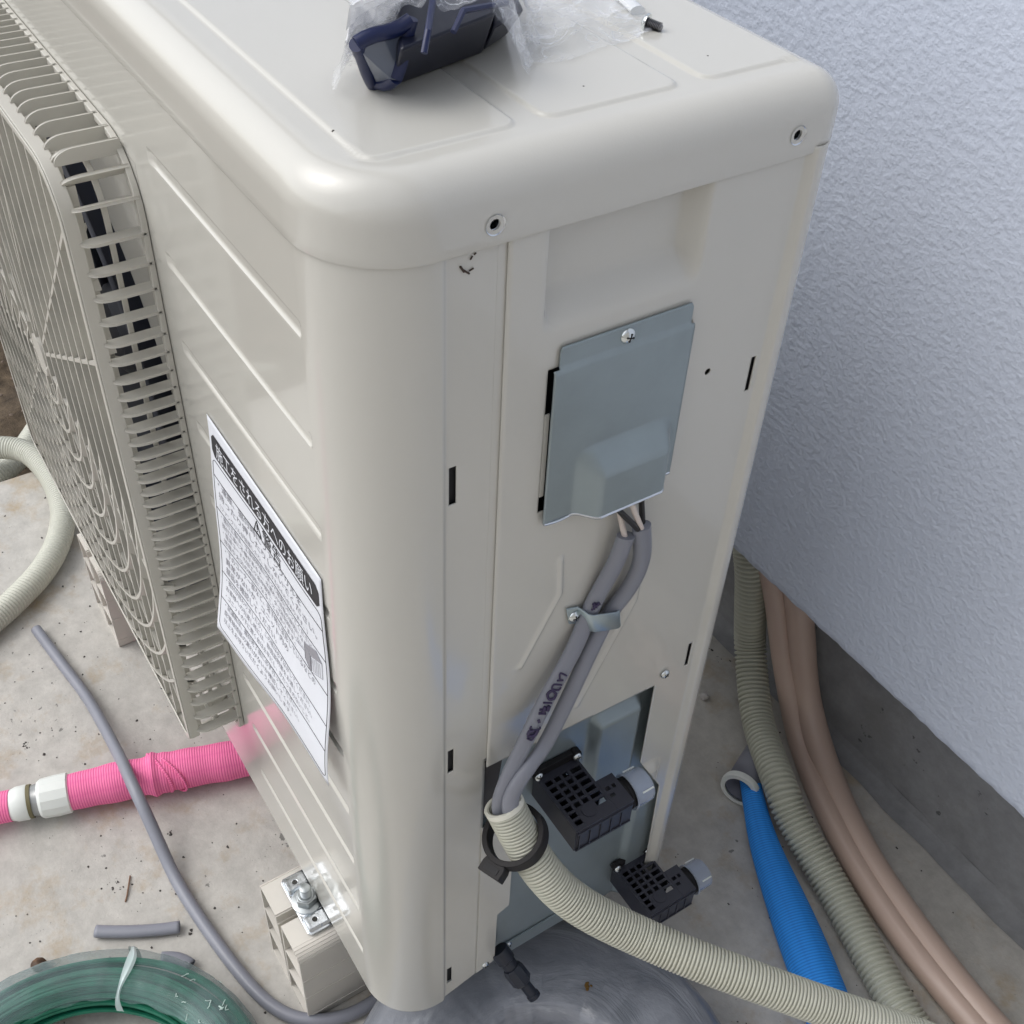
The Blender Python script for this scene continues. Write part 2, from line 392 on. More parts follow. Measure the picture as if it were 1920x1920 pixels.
# soil beyond the slab
def soil():
    m, t, b = nodes('brown_soil'); b.inputs['Roughness'].default_value = .95
    tc = t.nodes.new('ShaderNodeTexCoord'); O = tc.outputs['Object']
    n = new(t, 'ShaderNodeTexNoise', Scale=35, Detail=8, Roughness=.7); t.links.new(O, n.inputs['Vector'])
    r = t.nodes.new('ShaderNodeValToRGB'); e = r.color_ramp.elements; e[0].position = .3; e[1].position = .75; e[0].color = (.035, .024, .015, 1); e[1].color = (.17, .125, .08, 1)
    t.links.new(n.outputs[0], r.inputs[0]); t.links.new(r.outputs[0], b.inputs['Base Color'])
    bp = new(t, 'ShaderNodeBump', Strength=.8, Distance=.01); t.links.new(n.outputs[0], bp.inputs['Height']); t.links.new(bp.outputs[0], b.inputs['Normal'])
    return m
SOIL = soil()
us = [-60, -20, -8] + rng(-3.2, -.9, .015) + [3, 20, 60]; vs = [-60, -20, -6] + rng(-1.2, 1.2, .03) + [6, 20, 60]
struct(grid(us, vs, lambda x, y: (x, y, -.075 + (.018 * mn.noise((x * 9, y * 9, 0)) + .008 * mn.noise((x * 40, y * 40, 3)) if -3.2 < x < -1.05 and abs(y) < 1.19 else -.02))).build('ground', SOIL, loc=(0, 0, 0)))
gm = MB()
for i in range(900):
    x = -1.06 - random.random() ** 1.5 * 1.3; y = -.5 + random.random() * 1.2; r = .003 + random.random() ** 3 * .014
    b_ = bmesh.new(); bmesh.ops.create_icosphere(b_, subdivisions=1, radius=r)
    sc = Vector((.8 + random.random() * .6, .8 + random.random() * .6, .5 + random.random() * .3)); a = random.random() * 6
    vv = []
    for v in b_.verts:
        p = Vector((v.co.x * sc.x, v.co.y * sc.y, v.co.z * sc.z)) * (.85 + .3 * random.random()); vv.append((x + p.x * math.cos(a) - p.y * math.sin(a), y + p.x * math.sin(a) + p.y * math.cos(a), -.068 + r * .3 + p.z))
    gm.add(vv, [[v.index for v in f.verts] for f in b_.faces]); b_.free()
PEB = mat('pebbles', (.26, .20, .16), .9, col2=(.07, .05, .035), vscale=18)
g = gm.build('gravel', PEB, smooth=False); g['kind'] = 'stuff'; g['label'] = 'brown gravel and soil crumbs beyond the concrete slab edge'; g['category'] = 'gravel'

# house: stucco wall hanging in front of a recessed foundation
house = thing('house_wall', 'white rough stucco house wall with a bare grey foundation set back beneath it', 'wall', (0, .48, 0))
WB = .330
us = [-8, -4] + rng(-1.2, .9, .006) + [4, 8]
def wl(x): return WB + .0016 * mn.noise((x * 55, 3, 0)) + .0008 * mn.noise((x * 160, 7, 0))
m = MB(); n = len(us); vsx = []
for x in us:
    e = wl(x) if -1.2 < x < .9 else WB
    j = .0010 * mn.noise((x * 80, 1, 5))
    vsx += [(x, .62, e + .002), (x, .487, e + .001), (x, .4825 + j, e), (x, .480 + j, e + .0035), (x, .480, e + .010), (x, .480, 3.2), (x, .62, 3.2)]
fs = [(i * 7 + k, i * 7 + k + 1, (i + 1) * 7 + k + 1, (i + 1) * 7 + k) for i in range(n - 1) for k in range(6)]
m.add(vsx, [f[::-1] for f in fs]).build('stucco_wall', STUCCO, house, angle=60)
MB().box(-8, 8, .642, .80, -.09, .60).build('foundation', FOUND, house)
us = rng(-1.5, .9, .02)   # rough mortar fillet where foundation meets the slab
grid(us, [0, .33, .66, 1], lambda x, v: (x, .642 - .022 * (1 - v) ** 2 - .003 * mn.noise((x * 20, v, 0)), .0015 + .016 * v ** 2)).build('mortar_fillet', FOUND, house)

MB().box(-8, 8, .22, 1.2, 2.75, 2.90).build('shade_eave', mat('shade_eave_soffit', (.45, .46, .48), .7), house)  # unseen overhang added to cut sky light at the wall foot
bw = thing('unseen_shade_wall', 'unseen plain grey wall added to shade the side of the outdoor unit', 'wall', (1.35, -.6, 0))  # unseen wall added to block sky from the side and bounce warm light
MB().box(1.35, 1.50, -3.0, .48, 0, 1.65).build('wall_body', mat('warm_bounce_wall', (.50, .475, .44), .85, var=.1, vscale=5), bw)
# ================================================================== OUTDOOR UNIT
LZ, BZ, D_, WU = .868, .140, .2845, .81     # lid bottom, panel bottom, depth, width
unit = thing('air_conditioner_unit', 'large beige outdoor air conditioner unit standing on resin blocks by the wall', 'air conditioner', (-.4, .142, .128))

# ---- lid
def lid():
    x0, x1, y0, y1 = -WU, .0025, -.0025, .2915; top = .9065; R = .0195
    rad = [.05, .05, .019, .019]   # corners: (x0,y0),(x1,y0),(x1,y1),(x0,y1)
    fx = [0, .15, .3, .45, .55] + [.60 + .4 * i / 110 for i in range(111)]; fy = [i / 190 for i in range(191)]
    def ring(d):
        a0, a1, b0, b1 = x0 + d, x1 - d, y0 + d, y1 - d; r = [max(q - d, .0006) for q in rad]; P = []
        def arc(cx, cy, q, s): return [(cx + q * math.cos(s + PI / 2 * k / 14), cy + q * math.sin(s + PI / 2 * k / 14)) for k in range(1, 14)]
        P += [(a0 + r[0] + (a1 - r[1] - a0 - r[0]) * f, b0) for f in fx]; P += arc(a1 - r[1], b0 + r[1], r[1], -PI / 2)
        P += [(a1, b0 + r[1] + (b1 - r[2] - b0 - r[1]) * f) for f in fy]; P += arc(a1 - r[2], b1 - r[2], r[2], 0)
        P += [(a1 - r[2] + (a0 + r[3] - a1 + r[2]) * f, b1) for f in [1 - q for q in reversed(fx)]]; P += arc(a0 + r[3], b1 - r[3], r[3], PI / 2)
        P += [(a0, b1 - r[3] + (b0 + r[0] - b1 + r[3]) * f) for f in fy]; P += arc(a0 + r[0], b0 + r[0], r[0], PI)
        return P
    pads = [(-.77, -.0245, .0265, .106), (-.77, -.0245, .1175, .199), (-.77, -.0245, .211, .281)]
    def emb(x, y):
        best = 0
        for a0, a1, b0, b1 in pads:
            cx, cy, hx, hy, r = (a0 + a1) / 2, (b0 + b1) / 2, (a1 - a0) / 2, (b1 - b0) / 2, .009
            qx, qy = abs(x - cx) - hx + r, abs(y - cy) - hy + r
            sd = math.hypot(max(qx, 0), max(qy, 0)) + min(max(qx, qy), 0) - r
            best = max(best, 1 - sst(-.0024, 0, sd))
        return .0014 * best
    layers = [(0.006, LZ + .0015), (.0012, LZ), (.0003, LZ + .0003), (0, LZ + .0012)] + [(0, LZ + (top - R - LZ) * k / 3) for k in (1, 2, 3)]
    layers += [(R * (1 - math.cos(PI / 2 * k / 16)), top - R + R * math.sin(PI / 2 * k / 16)) for k in range(1, 17)]
    d = R
    while d < .1465: d += .00105; layers.append((min(d, .1466), top))
    V = []; N = len(ring(0))
    for d, z in layers: V += [(x, y, z + (emb(x, y) if z >= top - 1e-6 else 0)) for x, y in ring(d)]
    F = [(i * N + k, i * N + (k + 1) % N, (i + 1) * N + (k + 1) % N, (i + 1) * N + k) for i in range(len(layers) - 1) for k in range(N)]
    m = MB(); m.add(V, F); b = m.bm()
    for cy, cz in ((.0756, .8789), (.2545, .8813)):
        cut_poly(b, circ_poly(cy, cz, .0028, 14), 1, 2, lambda c: c[0] > -.003)
    return from_bm('lid', b, PAINT, unit, solid=.0009, angle=50)
lidp = lid()
for cy, cz in ((.0756, .8789), (.2545, .8813)):   # punched screw holes: bare metal dimple with a dark bore
    m = MB(); m.rev((.0030, cy, cz), (-.010, cy, cz), [(0, .0052), (0.02, .0048), (.10, .0040), (.16, .0029), (.9, .0026)], 24, cap=False)
    h = m.build('screw_hole', ZINC, lidp); MB().cyl((-.004, cy, cz), (-.009, cy, cz), .0026, n=12).build('bore', DARK, h) if False else None
for x, y in ((-.075, .255), (-.04, .012)): pass

# ---- front panel: flat front, rounded corner, return strip with slots
RC = .045
RIBZ = [.8194, .7514, .6858, .619, .550, .482, .413, .3453, .2754, .2046]
def path(s):   # s<=0 runs along the front, then round the corner, then the return strip
    if s <= 0: return (-RC + s, 0, 0, -1)
    L = RC * PI / 2
    if s <= L: a = s / RC; return (-RC + RC * math.sin(a), RC - RC * math.cos(a), math.sin(a), -math.cos(a))
    return (0, RC + s - L, 1, 0)
SL = RC * PI / 2; S_END = SL + (.0843 - RC); SLOW = SL + (.1135 - RC)
def front_emb(x, z):
    d = 0
    for zz in RIBZ:
        if abs(z - zz) < .008:
            ex = max(-.250 - x, x + .049, 0)          # beyond the ends
            r = math.hypot(ex, max(0, abs(z - zz) - .0020)); d = min(d, -.0017 * (1 - sst(.0008, .0030, r)))
    return d
def fpt(s, z):
    x, y, nx, ny = path(s)
    e = front_emb(x, z) if s <= 0 else 0
    if s > SL: e -= .0014 * sst(SL + .0055, SL + .0080, s)
    return (x + nx * e, y + ny * e, z)
zs = rng(BZ, LZ + .004, .0011)
ss = rng(-.285 + RC, -RC + RC - .0, .004)
ss = rng(-.765, -.245, .02) + rng(-.240, -.208, .0012) + rng(-.204, -.012, .008) + rng(-.010, 0, .0012)[0:] + rng(.004, SL, .0035) + rng(SL + .002, SL + .010, .001) + rng(SL + .012, S_END, .0028)
ss = sorted(set(round(q, 6) for q in ss))
fp = grid(ss, zs, fpt)
b = fp.bm()
for z0, z1 in ((.7178, .7440), (.4743, .4990), (.1655, .1915)):
    cut_poly(b, [(.0548, z0), (.0592, z0), (.0592, z1), (.0548, z1)], 1, 2, lambda c: c[0] > -.004)
cut_poly(b, [(-.82, .245), (-.285, .245), (-.285, .800), (-.82, .800)], 0, 2, lambda c: c[1] < .004 and c[0] < -.2)
# bottom rises towards the seam
cut_poly(b, [(.050, BZ - .002), (.0516, BZ + .003), (.0985, .158), (.12, .158), (.12, BZ - .002)], 1, 2, lambda c: c[0] > -.004)
front = from_bm('front_panel', b, PAINT, unit, solid=.0009, off=-1)
# the part of the front round the fan opening (behind the grille) and above it
FX, FZ, FR = -.540, .520, .2525
m = MB()
L0, L1 = -WU, -.285
N = 96; ring_in = [(FX + FR * math.cos(2 * PI * k / N), FZ + FR * math.sin(2 * PI * k / N)) for k in range(N)]
def sq(a, x0, x1, z0, z1):
    c, s_ = math.cos(a), math.sin(a); t = 1e9
    if c > 1e-9: t = min(t, (x1 - FX) / c)
    if c < -1e-9: t = min(t, (x0 - FX) / c)
    if s_ > 1e-9: t = min(t, (z1 - FZ) / s_)
    if s_ < -1e-9: t = min(t, (z0 - FZ) / s_)
    return (FX + t * c, FZ + t * s_)
angs = sorted(set([2 * PI * k / N for k in range(N)] + [math.atan2(z - FZ, x - FX) % (2 * PI) for x in (L0, L1) for z in (.245, .800)]))
V = [(FX + FR * math.cos(a), 0.0, FZ + FR * math.sin(a)) for a in angs] + [(*sq(a, L0, L1, .245, .800)[:1], 0.0, sq(a, L0, L1, .245, .800)[1]) for a in angs]; n = len(angs)
m.add(V, [(k, (k + 1) % n, n + (k + 1) % n, n + k) for k in range(n)][::1])
m.add([(L0, 0, BZ), (L0, 0, LZ + .004), (L0, D_, LZ + .004), (L0, D_, BZ)], [(0, 1, 2, 3)])
m.build('fan_opening_panel', PAINT, unit, smooth=False)
# bell mouth and duct
m = MB(); m.rev((FX, 0, FZ), (FX, .10, FZ), [(-.12, FR - .004), (-.14, FR - .007), (-.10, FR - .010), (.1, FR - .012), (1, FR - .012)], 96, cap=False)
m.build('fan_shroud', mat('dark_shroud', (.045, .05, .07), .4), unit, solid=.0012)
fan = MB(); fan.rev((FX, .015, FZ), (FX, .08, FZ), [(0, .004), (.02, .035), (.2, .048), (1, .048)], 32)
for k in range(3):
    a0 = 2 * PI * k / 3 + .5; V = []; nr, na = 7, 10
    for i in range(nr):
        r = .045 + (.212 - .045) * i / (nr - 1)
        for j in range(na):
            t = j / (na - 1); a = a0 + (t - .5) * (1.55 - .25 * i / nr) + .35 * i / nr
            V.append((FX + r * math.cos(a), .020 + .055 * t + .01 * math.sin(t * PI), FZ + r * math.sin(a)))
    fan.add(V, [(i * na + j, i * na + j + 1, (i + 1) * na + j + 1, (i + 1) * na + j) for i in range(nr - 1) for j in range(na - 1)])
fan.build('fan', FANM, unit, solid=.002)
MB().box(-.565, -.515, .082, .15, .19, .855).build('motor_bracket', GALV, unit)
MB().box(-.80, -.25, .235, .272, .150, .855).build('heat_exchanger', DARK, unit)
MB().box(-.2465, -.245, .006, .276, .150, .862).build('partition_plate', GALV, unit)
# back and base
MB().box(-WU, -.040, .2815, .2830, BZ, LZ + .002).build('back_panel', PAINT, unit)
m = MB(); m.box(-.80, -.0175, .018, .272, .1285, .1305)
m.box(-.80, -.0175, .018, .0195, .1305, .152); m.box(-.80, -.0175, .2705, .272, .1305, .152); m.box(-.0190, -.0175, .0198, .2702, .1305, .156)
m.build('base_pan', GALV, unit)

# ---- side panel
OPEN = [(.0800, .4608), (.2321, .4556), (.2330, .3567), (.2605, .3033), (.2640, .198), (.2640, .120), (.0800, .120)]
def side_x(y, z):
    e = 0
    # handle recess under the lid
    ry = sst(.1065, .1130, y) * (1 - sst(.1960, .2065, y)); rz = sst(.808, .829, z)
    e -= .0125 * ry * rz
    # raised rear column
    e += .0042 * sst(.2655, .2715, y)
    # long bent ridges either side of the cable clamp
    p = (y, z)
    d = min(seg_dist(p, (.1318, .6400), (.1337, .6090)), seg_dist(p, (.1337, .6090), (.1075, .5548)))
    e += .0013 * (1 - sst(.0006, .0026, d))
    d = min(seg_dist(p, (.1985, .6080), (.1977, .5680)), seg_dist(p, (.1977, .5680), (.1585, .4800)))
    e += .0010 * (1 - sst(.0006, .0026, d))
    d = math.hypot(max(0, abs(y - .2415) - .004), max(0, abs(z - .330) - .012)) ; e += .0055 * (1 - sst(.0, .010, d)) * (y > .234)
    # round the back corner (y here is the distance along the sheet)
    rr = .012; y1 = D_ - rr
    if y > y1:
        a = (y - y1) / rr
        if a > PI / 2: return (e - rr - (y - y1 - rr * PI / 2), D_, z)
        return (e - rr + rr * math.cos(a), y1 + rr * math.sin(a), z)
    return (e, y, z)
ys = rng(.0849, .106, .003) + rng(.1072, .1136, .0008) + rng(.1148, .1300, .0012) + rng(.1308, .1352, .0009) + rng(.136, .197, .0015) + rng(.198, .206, .0008) + rng(.2075, .264, .0020) + rng(.265, .272, .0008) + rng(.2728, D_ - .012 + .012 * PI / 2, .0008) + rng(.2935, .33, .01)
ys = sorted(set(round(q, 6) for q in ys))
zs = rng(BZ - .012, LZ + .004, .0017)
b = grid(ys, zs, side_x).bm()
cut_poly(b, OPEN, 1, 2)
cut_poly(b, [(.1120, .7860), (.2062, .7860), (.2062, .6870), (.1120, .6870)], 1, 2)
cut_poly(b, [(.2590, .7178), (.2625, .7178), (.2625, .7428), (.2590, .7428)], 1, 2)
cut_poly(b, [(.2590, .4610), (.2625, .4610), (.2625, .4865), (.2590, .4865)], 1, 2)
cut_poly(b, circ_poly(.2252, .7446, .0022, 12), 1, 2)
side = from_bm('side_panel', b, PAINT, unit, solid=.0010)
# the lower tongue of the front's return strip beside the valve opening
m = MB()
tg = [(.0835, .1546), (.0835, .3830), (.0850, .3830), (.1000, .3700), (.1131, .3560), (.1131, .2440), (.1018, .2385), (.1018, .1620), (.0985, .1585)]
m.add([(-.0014, y, z) for y, z in tg], [list(range(len(tg)))[::-1]]); m.build('side_tongue', PAINT, unit, smooth=False, solid=.0009, off=1)
# seam strip behind the joint so it reads as a thin dark line
MB().box(-.0030, -.0013, .080, .0885, .47, LZ).build('seam_flange', PAINT, unit)
# small scratches of bare metal near the top of the strip
m = MB()
for (a, c, w) in (((870, 507), (880, 513), .0005), ((863, 500), (870, 510), .0006), ((880, 508), (888, 503), .0004), ((882, 487), (886, 480), .0004), ((889, 478), (893, 474), .0004)):
    p, q = at(*a, 0, -.0009), at(*c, 0, -.0009); m.tube([p, q], w, 5)
m.build('paint_scratch', mat('rust_scratch', (.07, .05, .04), .8), unit)

def screw(parent, p, nrm, r=.0042, rot=.4, name='screw', m_=SCREWM, washer=False):
    nrm = Vector(nrm).normalized(); p = Vector(p)
    m = MB(); H = r * .62
    m.rev(p, p + nrm * H, [(0, r), (.25, r * .98), (.55, r * .82), (.85, r * .5), (1, r * .18)], 24)
    s = m.build(name, m_, parent)
    u = nrm.orthogonal().normalized(); u = Matrix.Rotation(rot, 3, nrm) @ u; w = nrm.cross(u); x = MB()
    for a, c in ((u, w), (w, u)):
        q = [p + nrm * (H * 1.03) + a * (sx * r * .52) + c * (sy * r * .09) for sx, sy in ((-1, -1), (1, -1), (1, 1), (-1, 1))]
        q2 = [v - nrm * H * .55 for v in q]
        x.add(q + q2, [(0, 1, 2, 3), (0, 4, 5, 1), (1, 5, 6, 2), (2, 6, 7, 3), (3, 7, 4, 0)])
    x.build('cross_slot', DARK, s, smooth=False)
    return s

# ---- upper terminal cover
def cover():
    def fx(y, z):
        e = .0012
        # tab at top sits on the panel, main face slightly prouder
        e += .0016 * sst(.7880, .7845, z)*0 + .0014 * (1 - sst(.7835, .7875, z))
        k = sst(.1325, .1465, y) * (1 - sst(.1895, .2015, y)) * (1 - sst(.7090, .7270, z))
        return e + .0115 * k
    ys = rng(.1140, .2055, .0012); zs = rng(.6800, .7990, .0012)
    b = grid(ys, zs, lambda y, z: (fx(y, z), y, z)).bm()
    cut_poly(b, [(.110, .7855), (.1176, .7855), (.1176, .7965), (.1190, .7995), (.110, .801)], 1, 2)
    cut_poly(b, [(.210, .7855), (.2035, .7855), (.2035, .7965), (.2020, .7995), (.210, .801)], 1, 2)
    return from_bm('terminal_cover', b, GALV, unit, solid=.0010, off=1, angle=50)
cov = cover()
# rolled lower lip of the cover, bare metal
m = MB(); lip = []
for i in range(60):
    y = .1145 + (.2050 - .1145) * i / 59; k = sst(.1325, .1465, y) * (1 - sst(.1895, .2015, y)); lip.append((.0032 + .0115 * k, y, .6797 - .0015 * math.sin((y - .1145) / .022 * PI) * (y < .1365)))
m.tube(lip, .0011, 8); m.build('bare_lip', ZINC, cov)
screw(cov, (.0022, .1599, .7925), (1, 0, 0), .0048, .5)
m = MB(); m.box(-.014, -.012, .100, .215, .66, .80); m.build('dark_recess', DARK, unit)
for z0 in (.715, .458): MB().box(-.0040, -.0025, .256, .266, z0, z0 + .031).build('slot_backing', DARK, unit)
for z0 in (.715, .472, .163): MB().box(-.0052, -.0040, .052, .062, z0, z0 + .031).build('slot_backing', DARK, unit)
MB().add([(-.0006, .1122, .7570), (-.0006, .1150, .7570), (-.0006, .1150, .6990), (-.0006, .1122, .6990)], [(0, 1, 2, 3)]).build('catch_tab', PAINT, unit, smooth=False, solid=.0008)
screw(side, (.0010, .2391, .4656), (1, 0, 0), .0040, .2)

# ---- lower valve plate behind the opening
def vplate():
    def fx(y, z):
        e = -.0125
        k = sst(.183, .190, y) * (1 - sst(.226, .233, y)) * (1 - sst(.426, .436, z)) * sst(.33, .34, z)
        k2 = sst(.240, .247, y) * (1 - sst(.312, .326, z))
        return e + .0085 * k + .006 * k2
    b = grid(rng(.080, .2835, .0018), rng(.128, .475, .0022), lambda y, z: (fx(y, z), y, z)).bm()
    return from_bm('valve_plate', b, GALV, unit, solid=.0010, angle=50)
vp = vplate()
m = MB(); m.box(-.0118, -.0105, .100, .200, .133, .152); m.build('base_flange', GALV, unit)
screw(unit, (-.0105, .1230, .1480), (1, 0, 0), .0036, .3)
screw(unit, (-.0004, .0925, .1605), (1, 0, 0), .0036, .3)
m = MB(); m.add([(-.0050, y, z) for y, z in ((.0800, .4600), (.1010, .4606), (.0960, .4100), (.0850, .3900), (.0780, .4000))], [(0, 1, 2, 3, 4)]); m.build('entry_flap', mat('dull_dark_metal', (.055, .05, .05), .6), unit, smooth=False, solid=.001)

# ---- black valve guards with capped ports
def guard(dy, dz, lab):
    y0, y1, z1, z0, x0, x1 = .1345 + dy, .1712 + dy, .400 + dz, .3735 + dz, -.0115, .0455
    root = MB()
    # side walls, end wall
    T = .0016
    root.box(x0, x1 - .0004, y0, y0 + T, z0, z1 - T); root.box(x0, x1 - .020, y1 - T, y1, z0, z1 - T)
    root.box(x1 - T, x1, y0 + T, y1 + .0150, z0, z1 - T)
    root.box(x1 - .0265, x1 - T, y1 + .0135, y1 + .0150, z0, z1 - T)
    root.box(x1 - .028, x1 - .0265, y1, y1 + .0150, z0, z1 - T)
    root.box(x0, x1 - T, y0 + T, y1, z0, z0 + T)
    g = root.build('valve_guard', NAVYP, unit, bevel=.0005); g['label'] = lab
    # lattice roof
    nx, ny = 9, 4; m = MB(); X0, X1 = x0 + .006, x1
    def plate(xa, xb, ya, yb, holes):
        xs = sorted({xa, xb} | {h[0] for h in holes} | {h[1] for h in holes}); yy = sorted({ya, yb} | {h[2] for h in holes} | {h[3] for h in holes})
        for i in range(len(xs) - 1):
            for j in range(len(yy) - 1):
                cx, cy = (xs[i] + xs[i + 1]) / 2, (yy[j] + yy[j + 1]) / 2
                if any(h[0] < cx < h[1] and h[2] < cy < h[3] for h in holes): continue
                m.box(xs[i], xs[i + 1], yy[j], yy[j + 1], z1 - T, z1)
    cols = [(y0 + .0030, y0 + .0088), (y0 + .0112, y0 + .0160), (y0 + .0184, y0 + .0232), (y0 + .0258, y1 - .0022)]
    holes = []
    for i in range(7):
        xa = x0 + .0105 + i * .0064
        for ci, (ya, yb) in enumerate(cols):
            if ci in (1, 2) and i > 4: continue
            if ci == 3 and i > 5: continue
            holes.append((xa, xa + .0042, ya, yb))
    plate(x0 + .004, x1, y0, y1, holes)
    plate(x1 - .028, x1, y1 + .0002, y1 + .0150, [(x1 - .020, x1 - .0165, y1 + .0020, y1 + .0062), (x1 - .020, x1 - .0165, y1 + .0082, y1 + .0112), (x1 - .0135, x1 - .0105, y1 + .002, y1 + .0062)])
    m.cyl((x1 - .0105, (y0 + y1) / 2, z1 - .0008), (x1 - .0105, (y0 + y1) / 2, z1 + .0007), .0058, n=28)
    m.build('guard_lattice', NAVYP, g, smooth=False)
    # small bosses and ribs on the end face
    e = MB()
    for k in range(5): e.box(x1 - .0002, x1 + .0009, y0 + .003 + k * .0095, y0 + .0042 + k * .0095, z0 + .002, z1 - .004)
    e.box(x1 - .0002, x1 + .0011, y0 + .001, y1 + .014, z1 - .0050, z1 - .0035); e.box(x1 - .0002, x1 + .0011, y0 + .001, y1 + .014, z0 + .0005, z0 + .002)
    e.build('end_ribs', NAVYP, g, smooth=False)
    # brass body inside
    MB().rev((-.010, (y0 + y1) / 2, (z0 + z1) / 2 - .002), (.030, (y0 + y1) / 2, (z0 + z1) / 2 - .002), [(0, .009), (.5, .009), (.5, .007), (1, .007)], 16).build('valve_body', BLACK, g)
    # upstand against the plate with two ears and screws
    f = MB(); f.box(x0, x0 + .0045, y0 - .001, y1 - .004, z1 + .0002, z1 + .0085)
    f.cyl((x0, y1 - .001, z1 + .0045), (x0 + .006, y1 - .001, z1 + .0045), .0050, n=6); f.cyl((x0, y0 + .001, z1 + .0040), (x0 + .006, y0 + .001, z1 + .0040), .0048, n=6)
    f.build('mounting_ear', BLACK, g, bevel=.0004)
    for yy in (y1 - .001, y0 + .001): screw(g, (x0 + .0062, yy, z1 + .0042), (1, 0, .5), .0036, .5)
    # threaded port and translucent cap, pointing to the rear
    cx, cz = x1 - .0145, (z0 + z1) / 2
    p = MB(); a, c = Vector((cx, y1 + .0150, cz)), Vector((cx, y1 + .0245, cz))
    p.rev(a, c, [(0, .0128), (.12, .0128), (.16, .0118), (.30, .0118), (.34, .0126), (.48, .0126), (.52, .0116), (.66, .0116), (.70, .0124), (1, .0124)], 32); p.build('threaded_port', BLACK, g)
    q = MB(); a, c = Vector((cx, y1 + .0205, cz)), Vector((cx, y1 + .0385, cz))
    q.rev(a, c, [(0, .0145), (.05, .0150), (.12, .0141), (.86, .0138), (.97, .0128), (1, .0112), (1, 0.0001)], 36, cap=False); cp = q.build('port_cap', CAPM, g, solid=.0009)
    for k in range(3):
        q = MB(); a_ = PI * 2 / 3 * k + .7; u = Vector((math.cos(a_), 0, math.sin(a_))); pb = Vector((cx, 0, cz))
        q.tube([pb + u * .0144 + Vector((0, y1 + .0265, 0)), pb + u * .0142 + Vector((0, y1 + .0365, 0))], .0007, 6)
        q.build('cap_rib', WHITEP, cp)
    return g
guard(0, 0, 'upper black valve guard above the other, beside the cream conduit mouth')
guard(.1008, -.2210, 'lower black valve guard near the bottom rear of the opening')

# ---- drain elbow at the bottom corner
m = MB(); A, Bp, Cp = Vector((-.004, .108, .166)), Vector((.012, .1140, .1500)), Vector((.034, .1235, .1265))
m.rev(A, Bp, [(0, .0085), (.5, .0085), (.55, .0068), (1, .0068)], 20)
m.rev(Bp - (Cp - Bp) * .10, Bp.lerp(Cp, .45), [(0, .0082), (.2, .0094), (.9, .0094), (1, .0078)], 8)
m.rev(Bp.lerp(Cp, .42), Cp, [(0, .0052), (.75, .0052), (.78, .0060), (.97, .0060), (1, .0050), (1, .0034), (.8, .0032)], 20, cap=False)
m.build('drain_connector', mat('navy_black_plastic', (.018, .022, .034), .35), unit, angle=30)

# ---- front foot bracket with bolt (seen at the near corner) 
def foot(xc, name='mounting_foot'):
    b = grid(rng(xc - .0320, xc + .0320, .0012), rng(-.0215, .014, .0012), lambda x, y: (x, y,
        .1305 + .0040 * (1 - sst(.0, .0022, max(0, abs(abs(x - xc) - .0215) - .0055) + max(0, -.018 - y))) * (y > -.0185)
        + .0012 * sst(.018, .014, math.hypot(x - xc, y + .0045)))).bm()
    cut_poly(b, circ_poly(xc - .0215, -.0105, .0026, 12), 0, 1); cut_poly(b, circ_poly(xc + .0215, -.0105, .0026, 12), 0, 1)
    cut_poly(b, [(xc - .034, -.023), (xc - .0275, -.023), (xc - .034, -.0165)], 0, 1); cut_poly(b, [(xc + .034, -.023), (xc + .0275, -.023), (xc + .034, -.0165)], 0, 1)
    f = from_bm(name, b, ZINC, unit, solid=.0016, off=1, angle=50)
    bx, by = xc + .0, -.0085
    w = MB(); w.rev((bx, by, .1330), (bx, by, .1352), [(0, .0140), (.8, .0140), (1, .0132)], 36); w.build('washer', BOLT, f)
    w = MB(); w.cyl((bx, by, .1352), (bx, by, .1446), .0104, n=6); w.rev((bx, by, .1446), (bx, by, .1456), [(0, .0084), (1, .0070)], 24); w.build('nut', BOLT, f, bevel=.0007)
    w = MB(); prof = [(0, .0048)]
    for k in range(12): prof += [((k + .0) / 13, .0046), ((k + .5) / 13, .0052)]
    w.rev((bx, by, .1450), (bx, by, .1570), prof + [(.96, .0050), (1, .0042)], 20); w.build('bolt', BOLT, f)
    return f
foot(-.1495)
foot(-.697)

# ---- cable clamp on the side panel
def clamp():
    A = at(1062, 1152, 0, .002); m = MB(); prof = []
    ys_ = [(0, .0016), (.0088, .0016), (.0100, .0045), (.0118, .0096), (.0145, .0112), (.034, .0112), (.0370, .0096), (.0385, .0045), (.0395, .002)]
    y0 = .1405; dzdy = -.40
    V = []
    for dy, x in ys_:
        y = y0 + dy; zc = .5855 + dzdy * dy
        hw = .0088 if dy > .003 else .0078
        V += [(x, y - .0016, zc + hw), (x, y + .0016, zc - hw)]
    n = len(ys_); m.add(V, [(2 * i, 2 * i + 1, 2 * i + 3, 2 * i + 2) for i in range(n - 1)])
    return m.build('cable_clamp', STRAP, unit, solid=.0012, off=0, angle=50, bevel=.0002)
cl = clamp()
screw(cl, (.0024, .1452, .5838), (1, 0, 0), .0044, .9)

